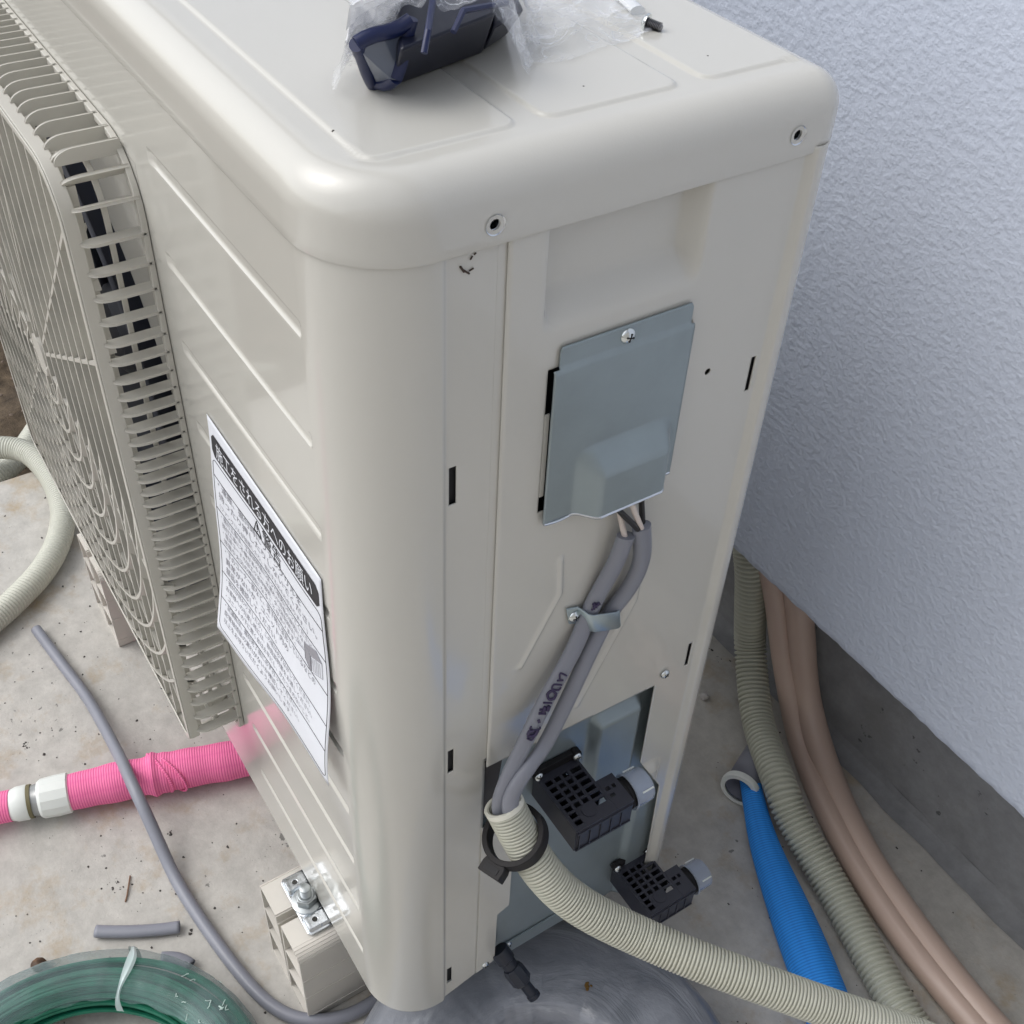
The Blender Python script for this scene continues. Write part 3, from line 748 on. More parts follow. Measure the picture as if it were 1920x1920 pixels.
# ================================================================== FAN GRILLE (part of the unit)
GX0, GX1, GZ0, GZ1 = -.800, -.2805, .2335, .8085     # back frame outer
FX0, FX1, FZ0, FZ1 = -.793, -.2865, .2400, .8020     # front face outer
def rect_outline(x0, x1, z0, z1, ch, n=6):
    "rounded outline, counter-clockwise seen from the front"
    P = []
    for cx, cz, a in ((x1 - ch, z0 + ch * .35, -PI / 2), (x1 - ch, z1 - ch, 0), (x0 + ch, z1 - ch, PI / 2), (x0 + ch, z0 + ch * .35, PI)):
        low = cz < .5; r = ch * .35 if low else ch
        if low: cx = x1 - r if cx > FX else x0 + r; cz = z0 + r
        P += [(cx + r * math.cos(a + PI / 2 * k / n), cz + r * math.sin(a + PI / 2 * k / n)) for k in range(n + 1)]
    return P
def band(m, P, Q, ya, yb):
    "ring between outlines P (outer) and Q (inner), from depth ya to yb (closed)"
    n = len(P); V = [(x, ya, z) for x, z in P] + [(x, ya, z) for x, z in Q] + [(x, yb, z) for x, z in P] + [(x, yb, z) for x, z in Q]; F = []
    for i in range(n):
        j = (i + 1) % n
        F += [(i, j, n + j, n + i), (2 * n + i, 3 * n + i, 3 * n + j, 2 * n + j), (i, 2 * n + i, 2 * n + j, j), (n + i, n + j, 3 * n + j, 3 * n + i)]
    m.add(V, F)
grille = MB()
o1, i1 = rect_outline(GX0, GX1, GZ0, GZ1, .045), rect_outline(GX0 + .0045, GX1 - .0045, GZ0 + .0045, GZ1 - .0045, .042)
band(grille, o1, i1, -.0045, -.0004)
o2, i2 = rect_outline(FX0, FX1, FZ0, FZ1, .040), rect_outline(FX0 + .0055, FX1 - .0055, FZ0 + .0055, FZ1 - .0055, .036)
i3 = rect_outline(FX0 + .0022, FX1 - .0022, FZ0 + .0022, FZ1 - .0022, .038)
o3 = rect_outline(FX0 + .0008, FX1 - .0008, FZ0 + .0008, FZ1 - .0008, .0395)
band(grille, o3, i2, -.0500, -.0488)
band(grille, o2, i3, -.0488, -.0400)
o4, i4 = rect_outline(GX0 + .0105, GX1 - .0105, GZ0 + .0105, GZ1 - .0105, .036), rect_outline(GX0 + .0135, GX1 - .0135, GZ0 + .0135, GZ1 - .0135, .034)
band(grille, o4, i4, -.0235, -.0200)
g_main = grille.build('fan_grille', GRILL, unit, angle=40, bevel=.0005)
# side fins
FZL = [.7560, .7349, .7161, .6979, .6811, .6661, .6508, .6366, .623, .6088, .5964, .5832, .572, .5611, .5487, .5373, .5253, .514, .5027, .4926, .4818, .4706, .4591, .4471, .4341, .4217, .4082, .3946, .3811, .3664, .351, .3343, .3172, .2982, .2787, .2590]
def fin_outline(x):     # (inwards, y): x outer edge
    P = [(0.0000, -.0020), (0.0000, -.0300)]
    for k in range(1, 7):
        a = PI / 2 * k / 6; P.append((.0080 * (1 - math.cos(a)), -.0300 - .0125 * math.sin(a)))
    P += [(.0088, -.0425), (.0088, -.0020)]
    return P
fins = MB(); fin_l = MB(); fin_t = MB(); fin_b = MB()
for z in FZL:
    z += -.001
    for side_s, xo, fm in ((1, GX1, fins), (-1, GX0, fin_l)):
        P = fin_outline(0); n = len(P); T = .0011
        V = [(xo - side_s * a, y, z + T) for a, y in P] + [(xo - side_s * a, y, z - T) for a, y in P]
        fm.add(V, [list(range(n)), list(range(2 * n - 1, n - 1, -1))] + [(i, (i + 1) % n, n + (i + 1) % n, n + i) for i in range(n)])
# top fins (upright plates) with matching varied pitch
XL = [-.3040 - (.7790 - .0 - z) for z in [.7790, .7582, .7370, .7180, .7003, .6840, .6680, .6525, .6375, .6230, .6090, .5960, .5835, .5715, .5600, .5485, .5370, .5255, .5140, .5025, .4905, .4780, .4650, .4515, .4375, .4225, .4065, .3895, .3715, .3525, .3325]]
for x in XL:
    P = fin_outline(0); n = len(P); T = .0011
    for zo, sg, fm in ((GZ1, 1, fin_t), (GZ0, -1, fin_b)):
        V = [(x + T, y, zo - sg * a) for a, y in P] + [(x - T, y, zo - sg * a) for a, y in P]
        fm.add(V, [list(range(n)), list(range(2 * n - 1, n - 1, -1))] + [(i, (i + 1) % n, n + (i + 1) % n, n + i) for i in range(n)])
for x, z in ((GX1 - .0063, .7906), (GX1 - .0180, .8030 - .0015)): pass
# the two fins that sit on the chamfered corner
for a in (20, 45, 70):
    c = Vector((GX1 - .045, 0, GZ1 - .045)); u = Vector((math.cos(math.radians(a)), 0, math.sin(math.radians(a)))); w = Vector((-u.z, 0, u.x)); P = fin_outline(0); n = len(P)
    V = [c + u * (.045 - q) + Vector((0, y, 0)) + w * .0011 for q, y in P] + [c + u * (.045 - q) + Vector((0, y, 0)) - w * .0011 for q, y in P]
    fins.add(V, [list(range(n)), list(range(2 * n - 1, n - 1, -1))] + [(i, (i + 1) % n, n + (i + 1) % n, n + i) for i in range(n)])
fins.build('side_louvers', GRILL, g_main, angle=30, bevel=.0004)
fin_l.build('side_louvers', GRILL, g_main, angle=30); fin_t.build('top_louvers', GRILL, g_main, angle=30, bevel=.0004); fin_b.build('bottom_louvers', GRILL, g_main, angle=30)
# front: upright slats, concentric rings, diagonal spokes
slat = MB(); PX = .0267
for k in range(-9, 10):
    x = FX + PX * (k + .0)
    if not (FX0 + .006 < x < FX1 - .006): continue
    e = max(0, abs(x - FX) - (FX1 - FX - .040)); zt = FZ1 - .004 - (.040 - math.sqrt(max(0, .0016 - e * e))) * (e > 0)
    slat.box(x - .0015, x + .0015, -.0485, -.0345, FZ0 + .004, zt)
slat.build('upright_slats', GRILL, g_main, smooth=False)
rg = MB()
for k in range(0, 12):
    r = .0185 + PX * k; N = 140; run = []
    pts = [(FX + r * math.cos(2 * PI * i / N), FZ + r * math.sin(2 * PI * i / N), 2 * PI * i / N) for i in range(N + 1)]
    ok = [FX0 + .004 < x < FX1 - .004 and FZ0 + .004 < z < FZ1 - .004 and not (abs(x - FX) > FX1 - FX - .03 and z > FZ1 - .03) for x, z, a in pts]
    for i in range(N):
        if ok[i] and ok[i + 1]:
            (xa, za, aa), (xb, zb, ab) = pts[i], pts[i + 1]; V = []
            for (x, z, a) in (pts[i], pts[i + 1]):
                ux, uz = math.cos(a), math.sin(a); lo_ = sst(.35, -.35, uz) if False else 1 - sst(-.30, .35, uz); yf = -.0425 - .0070 * lo_; bk = .0010 + .0060 * lo_
                for dr, y in ((.0016, yf), (bk + .0020, -.0340), (bk - .0006, -.0340), (-.0012, yf)): V.append((x + ux * dr, y, z + uz * dr))
            rg.add(V, [(0, 4, 5, 1), (1, 5, 6, 2), (2, 6, 7, 3), (3, 7, 4, 0)])
rg.build('ring_ribs', GRILL, g_main, angle=30)
sp = MB()
for ang in (45, 30, -15, -45, -75, 75, 105, 135, 165, 195, 225, 255):
    a = math.radians(ang); u = Vector((math.cos(a), 0, math.sin(a))); w = Vector((-u.z, 0, u.x)); t = 1e9
    if u.x > 0: t = min(t, (FX1 - .004 - FX) / u.x)
    if u.x < 0: t = min(t, (FX0 + .004 - FX) / u.x)
    if u.z > 0: t = min(t, (FZ1 - .004 - FZ) / u.z)
    if u.z < 0: t = min(t, (FZ0 + .004 - FZ) / u.z)
    c = Vector((FX, 0, FZ)); V = []
    for s_ in (.03, t - (.014 if 40 < ang % 90 < 50 and u.z > 0 else 0)):
        for dw, y in ((.0015, -.0478), (.0015, -.0330), (-.0015, -.0330), (-.0015, -.0478)): V.append(c + u * s_ + w * dw + Vector((0, y, 0)))
    sp.add(V, [(0, 4, 5, 1), (1, 5, 6, 2), (2, 6, 7, 3), (3, 7, 4, 0), (0, 1, 2, 3), (7, 6, 5, 4)])
sp.cyl((FX, -.0490, FZ), (FX, -.0340, FZ), .0185, n=40)
sp.build('spokes', GRILL, g_main, smooth=False)

# ================================================================== SUPPORT BLOCKS
def block(x0, label):
    w = .0875; y0, y1, H = -.0385, .318, .1280; xc = x0 + w / 2
    root = thing('support_block', label, 'support block', (xc, (y0 + y1) / 2, 0), 'resin blocks under the unit')
    m = MB(); T = .0028
    def wall(pts):      # thin walls of the hollow extrusion: strokes in the x-z section
        for (xa, za), (xb, zb) in zip(pts[:-1], pts[1:]):
            d = Vector((xb - xa, 0, zb - za)); q = Vector((-d.z, 0, d.x)).normalized() * T / 2; e = d.normalized() * T / 2 * 0
            V = []
            for y in (y0, y1):
                V += [Vector((xa, y, za)) + q - e, Vector((xb, y, zb)) + q + e, Vector((xb, y, zb)) - q + e, Vector((xa, y, za)) - q - e]
            m.add(V, [(0, 1, 2, 3), (7, 6, 5, 4), (0, 4, 5, 1), (1, 5, 6, 2), (2, 6, 7, 3), (3, 7, 4, 0)])
    L_, R_ = x0 + T / 2, x0 + w - T / 2
    arcR = [(R_ - .011 + .011 * math.cos(a), H - T / 2 - .011 + .011 * math.sin(a)) for a in [PI / 2 * k / 6 for k in range(7)]]
    wall([(R_, T), *arcR, (xc + .0065, H - T / 2)])
    wall([(L_, T), (L_, H - T / 2 - .003), (L_ + .003, H - T / 2), (xc - .0065, H - T / 2)])
    wall([(xc - .0065, H - T / 2), (xc - .0065, H - .014), (xc - .0035, H - .014)]); wall([(xc + .0065, H - T / 2), (xc + .0065, H - .014), (xc + .0035, H - .014)])
    wall([(xc - .0050, H - .014), (xc - .0012, T)]); wall([(xc + .0050, H - .014), (xc + .0012, T)])
    for z in (.044, .086): wall([(L_ + T / 2, z), (xc - .004, z - .006)]); wall([(xc + .004, z - .006), (R_ - T / 2, z)])
    wall([(L_ - .0, T / 2), (R_ + .0, T / 2)])
    m.build('block_body', RESIN, root, angle=25)
    r = MB()
    for z in (.083, .050, .012):
        r.box(x0 + w - .0002, x0 + w + .0007, y0 + .0002, y1, z, z + .0011)
    r.build('side_rib', RESIN, root, smooth=False)
    return root
block(-.1915, 'near cream resin support block under the unit corner, bolted through a shiny bracket')
block(-.741, 'far cream resin support block seen below the fan grille')

# ================================================================== NOTICE SHEET
def paper_pt(u, v):
    "u 0..1 left to right, v 0..1 top to bottom, sheet taped at the top and curling off the panel"
    x = -.2225 + u * .1715 + .0 * v; z = .6505 - .0035 * u - v * (.200 + .0 * u)
    lift = .0010 + (.0190 * (1 - u) + .0085 * u) * (v ** 1.5) + .0026 * math.sin(v * 7.5 + u * 1.5) * v + .0010 * math.sin(u * 9 + v * 4) * v
    lift -= .004 * math.exp(-((u - .5) / .25) ** 2) * v
    return Vector((x, -max(.0008, lift), z))
sheet = thing('notice_sheet', 'white printed paper notice in Japanese taped to the beige front panel, lower edge curling away', 'paper notice', (-.135, -.004, .55))
g_ = grid([i / 40 for i in range(41)], [i / 48 for i in range(49)], lambda u, v: paper_pt(u, v), flip=True)
g_.build('paper', PAPERM, sheet, solid=.00025, off=0)
def on_paper(m2, off=.0004):
    out = []
    for (u, v) in m2:
        p = paper_pt(u, v); a = paper_pt(u + .004, v) - p; c = paper_pt(u, v + .004) - p; nrm = a.cross(c).normalized()
        if nrm.y > 0: nrm = -nrm
        out.append(p + nrm * off)
    return out
def rr(u0, v0, u1, v1, ru, rv, n=5):
    P = []
    for cu, cv, a in ((u1 - ru, v0 + rv, -PI / 2), (u1 - ru, v1 - rv, 0), (u0 + ru, v1 - rv, PI / 2), (u0 + ru, v0 + rv, PI)):
        P += [(cu + ru * math.cos(a + PI / 2 * k / n), cv + rv * math.sin(a + PI / 2 * k / n)) for k in range(n + 1)]
    return P
# heading bar
bar = MB(); nb = 40
V = []
for i in range(nb + 1):
    t = i / nb; u = .025 + .95 * t; e = min(t, 1 - t) * .95; k = math.sqrt(max(0, 1 - max(0, 1 - e / .022) ** 2)); hv = .0475 * (.55 + .45 * k)
    V += on_paper([(u, .105 - hv), (u, .105 + hv)], .0004)
bar.add(V, [(2 * i, 2 * i + 2, 2 * i + 3, 2 * i + 1) for i in range(nb)]); bar.build('heading_bar', PRINT, sheet, smooth=False)
def text(name, body, u0, v0, hv, m_, off=.0004, wid=None, sx=1):
    c = bpy.data.curves.new('glyphs', 'FONT'); c.body = body; c.size = 1; c.resolution_u = 2
    o = bpy.data.objects.new('glyphs', c); COL.objects.link(o); bpy.context.view_layer.update()
    me = o.evaluated_get(bpy.context.evaluated_depsgraph_get()).to_mesh()
    if not me.vertices: return None
    xs = [v.co.x for v in me.vertices]; w = max(xs) - min(xs); x_0 = min(xs)
    AS = .200 / .1715    # sheet aspect, so glyphs keep their proportions
    k = (wid / w) if wid else hv * AS * sx
    uv = [(u0 + (v.co.x - x_0) * k, v0 - v.co.y * hv) for v in me.vertices]
    fs = [list(p.vertices) for p in me.polygons]
    o.evaluated_get(bpy.context.evaluated_depsgraph_get()).to_mesh_clear()
    bpy.data.objects.remove(o)
    t = MB(); t.add(on_paper(uv, off), fs); return t.build(name, m_, sheet, smooth=False)
text('heading_text', '施工をされる方へのお願い', .075, .1335, .076, PAPERM, .0008, wid=.85)
text('warning_text', '警告', .475, .232, .075, PRINT, sx=1)
tri = MB()
for a, c in (((.395, .235), (.428, .178)), ((.428, .178), (.461, .235)), ((.461, .235), (.395, .235)), ((.428, .196), (.428, .217)), ((.428, .222), (.428, .226))):
    P = on_paper([(a[0] + (c[0] - a[0]) * i / 6, a[1] + (c[1] - a[1]) * i / 6) for i in range(7)], .0004); tri.tube(P, .00032, 4)
tri.build('warning_triangle', PRINT, sheet, smooth=False)
lines = [(.275, '・運搬、据付時にファングリルを', .052, .80), (.325, '　持ったり押したりしないでください。', .052, .93),
         (.372, '（ファングリルが破損したり、変形するおそれがあります。）', .036, .84),
         (.420, '・据付工事は、工事説明書に従って確実に行ってください。', .038, .88), (.458, '　据付工事に不備があると、水漏れや感電の原因になります。', .038, .90),
         (.496, '・電源コードの加工や途中接続、タコ足配線はしないこと。', .038, .86), (.534, '　感電や火災の原因になることがあります。', .038, .70),
         (.590, '・下のコーナー部など、落下時に変形しているなどの', .048, .88), (.636, '　異常がないか、ユニット内の', .048, .62),
         (.682, '　部品を確認してください。', .048, .50), (.730, '・据付が終わりましたら、この紙は必ずはがしてください。', .036, .84),
         (.768, '　お客様への引渡し時には、取扱説明書をお渡しください。', .036, .86), (.806, '・ユニットの下に敷く台は水平にし、がたつきのないこと。', .036, .84),
         (.852, '・試運転は、据付完了後に必ず行ってください。', .036, .72), (.890, '　配管接続部の漏れがないか確認してください。', .036, .74), (.928, '　以上をお守りいただくようお願いします。', .036, .66)]
for v, s_, h_, w_ in lines: text('body_text', s_, .06, v, h_ * .78, PRINTB, wid=w_ * .93)
fr = MB()
def rule(P, r=.00022): fr.tube(on_paper(P, .0003), r, 4)
out = rr(.02, .170, .98, .975, .03, .026, 5); out.append(out[0])
dense = []
for a, c in zip(out[:-1], out[1:]):
    n = max(1, int(math.hypot(c[0] - a[0], c[1] - a[1]) / .03)); dense += [(a[0] + (c[0] - a[0]) * i / n, a[1] + (c[1] - a[1]) * i / n) for i in range(n)]
rule(dense + [dense[0]])
for v in (.242, .388, .550, .700, .826): rule([(.02 + .96 * i / 30, v) for i in range(31)])
fr.build('ruled_frame', PRINT, sheet, smooth=False)
il = MB()     # little line drawing of a casing at the right
iso = [(.80, .445), (.90, .400), (.945, .425), (.945, .500), (.845, .548), (.80, .520), (.80, .445)]
fill = on_paper([(.80, .445), (.845, .470), (.845, .548), (.80, .520)], .0004); il.add(fill, [(0, 1, 2, 3)])
fill = on_paper([(.80, .445), (.90, .400), (.945, .425), (.845, .470)], .0004); il.add(fill, [(0, 1, 2, 3)])
for P in (iso, [(.845, .470), (.945, .425)], [(.845, .470), (.845, .548)], [(.80, .445), (.845, .470)], [(.72, .50), (.79, .49)]):
    il.tube(on_paper(P, .0005), .0002, 4)
for k in range(6): il.tube(on_paper([(.855 + .014 * k, .472 - .006 * k), (.855 + .014 * k, .536 - .006 * k)], .0005), .00015, 4)
il.build('illustration', PRINTG, sheet, smooth=False)

# ================================================================== CABLES ON THE SIDE
def A3(px, py, x): return at(px, py, 0, x)
c1 = [A3(1174, 1004, .009), A3(1152, 1060, .0075), A3(1122, 1112, .0055), A3(1106, 1145, .0048), A3(1095, 1172, .0050), A3(1075, 1220, .008), A3(1030, 1300, .011), A3(985, 1390, .015), A3(951, 1462, .019), A3(936, 1512, .021), A3(950, 1552, .029)]
c2 = [A3(1203, 986, .011), A3(1203, 1050, .009), A3(1178, 1105, .0065), A3(1142, 1150, .0052), A3(1126, 1182, .0058), A3(1105, 1225, .009), A3(1065, 1310, .012), A3(1020, 1400, .018), A3(980, 1455, .025), A3(955, 1503, .027), A3(966, 1550, .034)]
def vvf(name, pts, label, marks):
    root = thing(name, label, 'cable', tuple(pts[-1]), 'grey power cables on the side panel')
    P = resample(smooth_pts(spline(pts), 4), .003)
    m = MB(); m.tube(P, .0061, 20, flat=(.70, 1.0), up=(1, -.25, .1)); m.build('sheath', GREYC, root)
    return root, P
ca, Pa = vvf('power_cable', c1, 'left grey cable with purple handwriting under the metal clamp', None)
cb, Pb = vvf('power_cable', c2, 'right plain grey cable under the metal clamp, crossing over at the conduit mouth', None)
def wire(parent, pts, m_, name):
    m = MB(); m.tube(resample(smooth_pts(spline(pts), 5), .002), .0019, 10); m.build(name, m_, parent)
wire(ca, [A3(1158, 930, .003), A3(1163, 970, .006), A3(1173, 1012, .009)], WIREW, 'white_wire')
wire(ca, [A3(1142, 930, .006), A3(1160, 960, .011), A3(1180, 975, .013), A3(1196, 992, .012)], WIREB, 'black_wire')
wire(cb, [A3(1176, 915, .006), A3(1186, 950, .012), A3(1203, 992, .012)], WIREW, 'white_wire')
wire(cb, [A3(1200, 900, .003), A3(1203, 945, .006), A3(1205, 990, .010)], WIREB, 'black_wire')
# handwriting on the left cable (purple felt pen strokes, illegible)
def on_cable(P, s, w):
    "s along 0..1 of cable, w -1..1 across its flat face"
    i = min(len(P) - 2, int(s * (len(P) - 1))); f = s * (len(P) - 1) - i; c = P[i].lerp(P[i + 1], f); T = (P[i + 1] - P[i]).normalized()
    view = (CAMV - c).normalized(); u = T.cross(view).normalized(); nrm = u.cross(T).normalized()
    if nrm.x < 0: nrm = -nrm
    return c + u * (w * .0048) + nrm * (.0047 * math.sqrt(max(0.05, 1 - (w * .75) ** 2)) + .0006)
CAMV = Vector((1.0, -.35, .9))
ink = MB(); ink2 = MB(); rnd_ink = random.Random(2)
strokes = [[(.475, -.5), (.475, .5), (.49, .2)], [(.490, -.4), (.498, .4)], [(.505, -.6), (.512, .5), (.525, .4), (.522, -.5), (.512, -.6)],
           [(.535, -.5), (.53, .3), (.545, .6), (.556, .1), (.55, -.5), (.537, -.5)], [(.565, -.6), (.572, .6)], [(.575, -.4), (.590, -.5)], [(.58, .1), (.598, .0)], [(.588, -.6), (.595, .6)],
           [(.60, -.5), (.606, .5)], [(.625, -.2), (.63, .1)], [(.645, -.6), (.652, -.7), (.662, .5), (.650, .6)], [(.655, -.5), (.672, -.4), (.680, .4), (.668, .5), (.660, .0)], [(.675, -.5), (.690, -.3), (.688, .4)],
           [(.235, -.3), (.245, .0), (.240, .4)], [(.246, -.2), (.252, .3)], [(.255, -.1), (.262, .3)]]
for st in strokes:
    P = [on_cable(Pa, s - .02, w) for s, w in st]
    P = spline(P, .001) if len(P) > 2 else P
    (ink2 if st[0][0] < .3 else ink).tube(P, rnd_ink.choice((.0007, .0010, .0013)), 6)
ink.build('pen_writing', INK, ca, smooth=False); ink2.build('pen_mark', INK, ca, smooth=False)

# conduit they enter
mouth = A3(944, 1508, .032)
cpts = [A3(944, 1508, .021), A3(975, 1567, .036), A3(1005, 1618, .051), A3(1050, 1670, .068), A3(1110, 1712, .087), A3(1200, 1756, .113), A3(1300, 1798, .144), A3(1420, 1842, .179), A3(1560, 1892, .218), A3(1680, 1932, .251), A3(1800, 1978, .283), A3(1980, 2060, .33)]
m, Pc = corrugated(cpts, .0143, .0028, .0021, 32)
cr = thing('flexible_conduit', 'cream corrugated conduit with two grey cables entering its cut mouth', 'conduit', tuple(cpts[0]), 'corrugated conduits')
m.build('conduit_tube', COND, cr, solid=.0012, angle=80)
# cut rim, slightly ragged
T = (Pc[3] - Pc[0]).normalized(); rm = MB(); u = T.orthogonal().normalized(); w = T.cross(u); V = []; n = 48
for k in range(n + 1):
    a = 2 * PI * k / n; j = .0010 * mn.noise((math.cos(a) * 3, math.sin(a) * 3, 2)) + (.0025 if 20 < k < 26 else 0) * random.random()
    d = u * math.cos(a) + w * math.sin(a)
    V += [Pc[0] + d * .0144 + T * .003, Pc[0] + d * .0144 - T * (.0005 + j), Pc[0] + d * .0122 - T * (.0003 + j), Pc[0] + d * .0120 + T * .003]
rm.add(V, [(4 * k + q, 4 * k + q + 1, 4 * k + q + 5, 4 * k + q + 4) for k in range(n) for q in range(3)])
rm.build('cut_rim', mat('fresh_cut_plastic', (.72, .71, .62), .5), cr)
# open black snap ring hanging round it
ring = thing('conduit_clip', 'black snap ring clip hung loosely round the cream conduit below its mouth', 'clip', tuple(A3(955, 1570, .02)))
rc = A3(966, 1568, .034); axn = Vector((-.05, -.45, .89)).normalized()
uu = Vector((0, 1, 0)); uu = (uu - axn * uu.dot(axn)).normalized(); ww = axn.cross(uu)
m = MB(); V = []; n = 56; W2 = .0065
for k in range(n):
    a = 2 * PI * k / n; d = uu * math.cos(a) + ww * math.sin(a)
    for r, h in ((.0232, W2), (.0232, -W2), (.0190, -W2), (.0190, W2)): V.append(rc + d * r + axn * h * .85)
m.add(V, [(4 * k + q, 4 * ((k + 1) % n) + q, 4 * ((k + 1) % n) + (q + 1) % 4, 4 * k + (q + 1) % 4) for k in range(n) for q in range(4)])
m.build('clip_ring', BLACK, ring, bevel=.0005)
tail = Vector((.30, -1, 0)); tail = (tail - axn * tail.dot(axn)).normalized(); tw = axn.cross(tail)
m = MB(); c0 = rc + tail * .0215
m.frame(c0, axn, tail, [(0, -.0085), (.003, -.0095), (.0105, -.0095), (.0105, .0095), (.003, .0095), (0, .0085)], -.0045, .0045)
m.build('clip_lug', BLACK, ring, smooth=False, bevel=.0006)
m = MB(); m.frame(c0 + tail * .0035, axn, tail, [(0, -.0060), (.0045, -.0060), (.0045, .0060), (0, .0060)], .0046, .0050); m.build('lug_pocket', DARK, ring, smooth=False)

# ================================================================== PIPES BEHIND, BY THE WALL
def G(px, py, z=.0): return at(px, py, 2, z)
def Y3(px, py, y): return at(px, py, 1, y)
m, P = corrugated([Y3(1385, 940, .595), Y3(1400, 1000, .595), Y3(1408, 1070, .595), Y3(1407, 1140, .595), Y3(1407, 1220, .590), G(1421, 1350, .045), G(1462, 1470, .052), G(1490, 1540, .040), G(1570, 1680, .020), G(1680, 1880, .018), G(1740, 1960, .018), G(1900, 2150, .018)], .0190, .0058, .0031, 28)
tag(m.build('drain_hose', CONDG, angle=80), 'grey-green corrugated hose lying left of the two tan pipes by the wall', 'hose', 'corrugated conduits')
for pts, lab in (([Y3(1425, 1000, .605), Y3(1440, 1050, .605), Y3(1456, 1120, .605), Y3(1465, 1200, .605), Y3(1477, 1280, .6), G(1503, 1400, .013), G(1570, 1560, .0125), G(1680, 1740, .0125), G(1800, 1890, .0125), G(1870, 1970, .0125), G(2000, 2100, .0125)], 'left of the two smooth tan pipes, against the corrugated hose'),
                 ([Y3(1478, 1030, .618), Y3(1490, 1080, .618), Y3(1501, 1160, .618), Y3(1505, 1230, .615), Y3(1515, 1320, .612), G(1553, 1450, .016), G(1622, 1600, .014), G(1730, 1760, .014), G(1840, 1900, .014), G(1900, 1965, .014), G(2040, 2100, .014)], 'right of the two smooth tan pipes, nearest the foundation')):
    P = resample(smooth_pts(spline(pts), 40), .006); m = MB(); m.tube(P, .0160 if 'right' in lab[:6] else .0142, 28)
    tag(m.build('tan_pipe', TAN), lab, 'pipe', 'smooth tan pipes by the wall')
# grey sleeve cast in the slab and the blue hose leaving it
sl_ = thing('pipe_sleeve', 'grey pipe sleeve with a white rim lying on the slab, blue hose coming out', 'pipe', tuple(G(1395, 1440)))
a, c = G(1388, 1478, .024), G(1440, 1392, .018)
m = MB(); m.rev(a, c, [(0, .0190), (1, .0190)], 40, cap=False); m.build('sleeve_tube', mat('grey_pvc', (.17, .175, .21), .45), sl_, solid=.002)
m = MB(); m.rev(a - (c - a).normalized() * .004, a + (c - a).normalized() * .004, [(0, .0170), (0, .0222), (.5, .0230), (1, .0222), (1, .0170)], 40, cap=False); m.build('sleeve_rim', WHITEP, sl_)
m = MB(); P = resample(smooth_pts(spline([G(1402, 1440, .024), G(1414, 1505, .024), G(1435, 1590, .024), G(1497, 1750, .024), G(1562, 1920, .024), G(1585, 2020, .022), G(1640, 2150, .022), G(1760, 2500, .022), G(1900, 3000, .022)]), 30), .004)
m.tube(P, lambda s, L: .0115 + .0125 * sst(.0, .24, s), 32); tag(m.build('blue_hose', BLUE), 'bright blue woven-covered hose running out of the grey sleeve', 'hose', 'fabric covered hoses')

# ================================================================== LEFT GROUND: pink line, grey cable, white conduits
pk = [G(800, 1340, .024), G(460, 1420, .024), G(400, 1431, .024), G(310, 1448, .024), G(220, 1466, .024), G(130, 1486, .024)]
root = thing('pink_hose', 'pink woven insulated hose with white couplings running under the unit', 'hose', tuple(G(300, 1450)), 'fabric covered hoses')
P = resample(smooth_pts(spline(pk), 10), .0025)
Ltot = sum((P[i] - P[i - 1]).length for i in range(1, len(P)))
def pr_(s, L):
    e = L - s; r = .0218 - .0022 * sst(.05, .0, e)
    bx_ = (G(290, 1452, .024) - P[-1]).length
    r += .0030 * math.exp(-((e - bx_) / .004) ** 2) - .0012 * math.exp(-((e - bx_ + .012) / .006) ** 2) + .0012 * math.exp(-((e - bx_ - .012) / .005) ** 2)
    r += .0004 * math.sin(e * 160)
    return r
m = MB(); m.tube(P, pr_, 40); m.build('woven_cover', PINK, root)
m = MB()   # rucked folds of the sleeve
for (cx_, tilt, rr_) in ((290, .25, .0012), (300, .55, .0016), (318, .75, .0013)):
    c = G(cx_, 1450, .024); T = (P[-1] - P[0]).normalized(); up_ = Vector((0, 0, 1)); sd_ = T.cross(up_).normalized(); Q = []
    for k in range(25):
        a = 2 * PI * k / 24; Q.append(c + (up_ * math.cos(a) + sd_ * math.sin(a)) * .0222 + T * (tilt * .022 * math.sin(a)))
    m.tube(Q, rr_ * (1.5 if cx_ == 290 else 1), 8)
m.build('rucked_fold', PINK, root)
T = (P[-1] - P[-8]).normalized(); e0 = P[-1]
def fit(parent, a, c, prof, m_, name, n=40): m = MB(); m.rev(e0 + T * a, e0 + T * c, prof, n); return m.build(name, m_, parent, angle=25)
fit(root, -.002, .031, [(0, .0190), (.06, .0222), (.45, .0226), (.9, .0216), (1, .0195)], WHITEP, 'coupling_nut', 14)
fit(root, .030, .044, [(0, .0185), (.3, .0172), (1, .0172)], CLEARP, 'clear_ring')
fit(root, .038, .042, [(0, .0185), (1, .0185)], mat('olive_gasket', (.16, .14, .07), .6), 'gasket')
fit(root, .042, .064, [(0, .0185), (.08, .0192), (.55, .0188), (.9, .0160), (1, .0140)], WHITEP, 'coupling')
m = MB(); m.tube(resample([e0 + T * .060, e0 + T * .75 + Vector((-.03, 0, 0))], .003), .0172, 36); m.build('far_woven_cover', PINK, root)

gc = [G(68, 1180, .007), G(120, 1250, .008), G(165, 1310, .010), G(215, 1400, .030), G(248, 1470, .054), G(285, 1550, .034), G(325, 1640, .009), G(360, 1700, .007), G(430, 1800, .007), G(500, 1880, .007), G(562, 1914, .007), G(640, 1910, .007), G(700, 1880, .007), G(800, 1800, .007)]
m = MB(); P = resample(smooth_pts(spline(gc), 30), .004); m.tube(P, .0066, 20)
tag(m.build('grey_cable', GREYC2), 'long loose grey cable crossing over the pink hose and curving under the unit', 'cable')

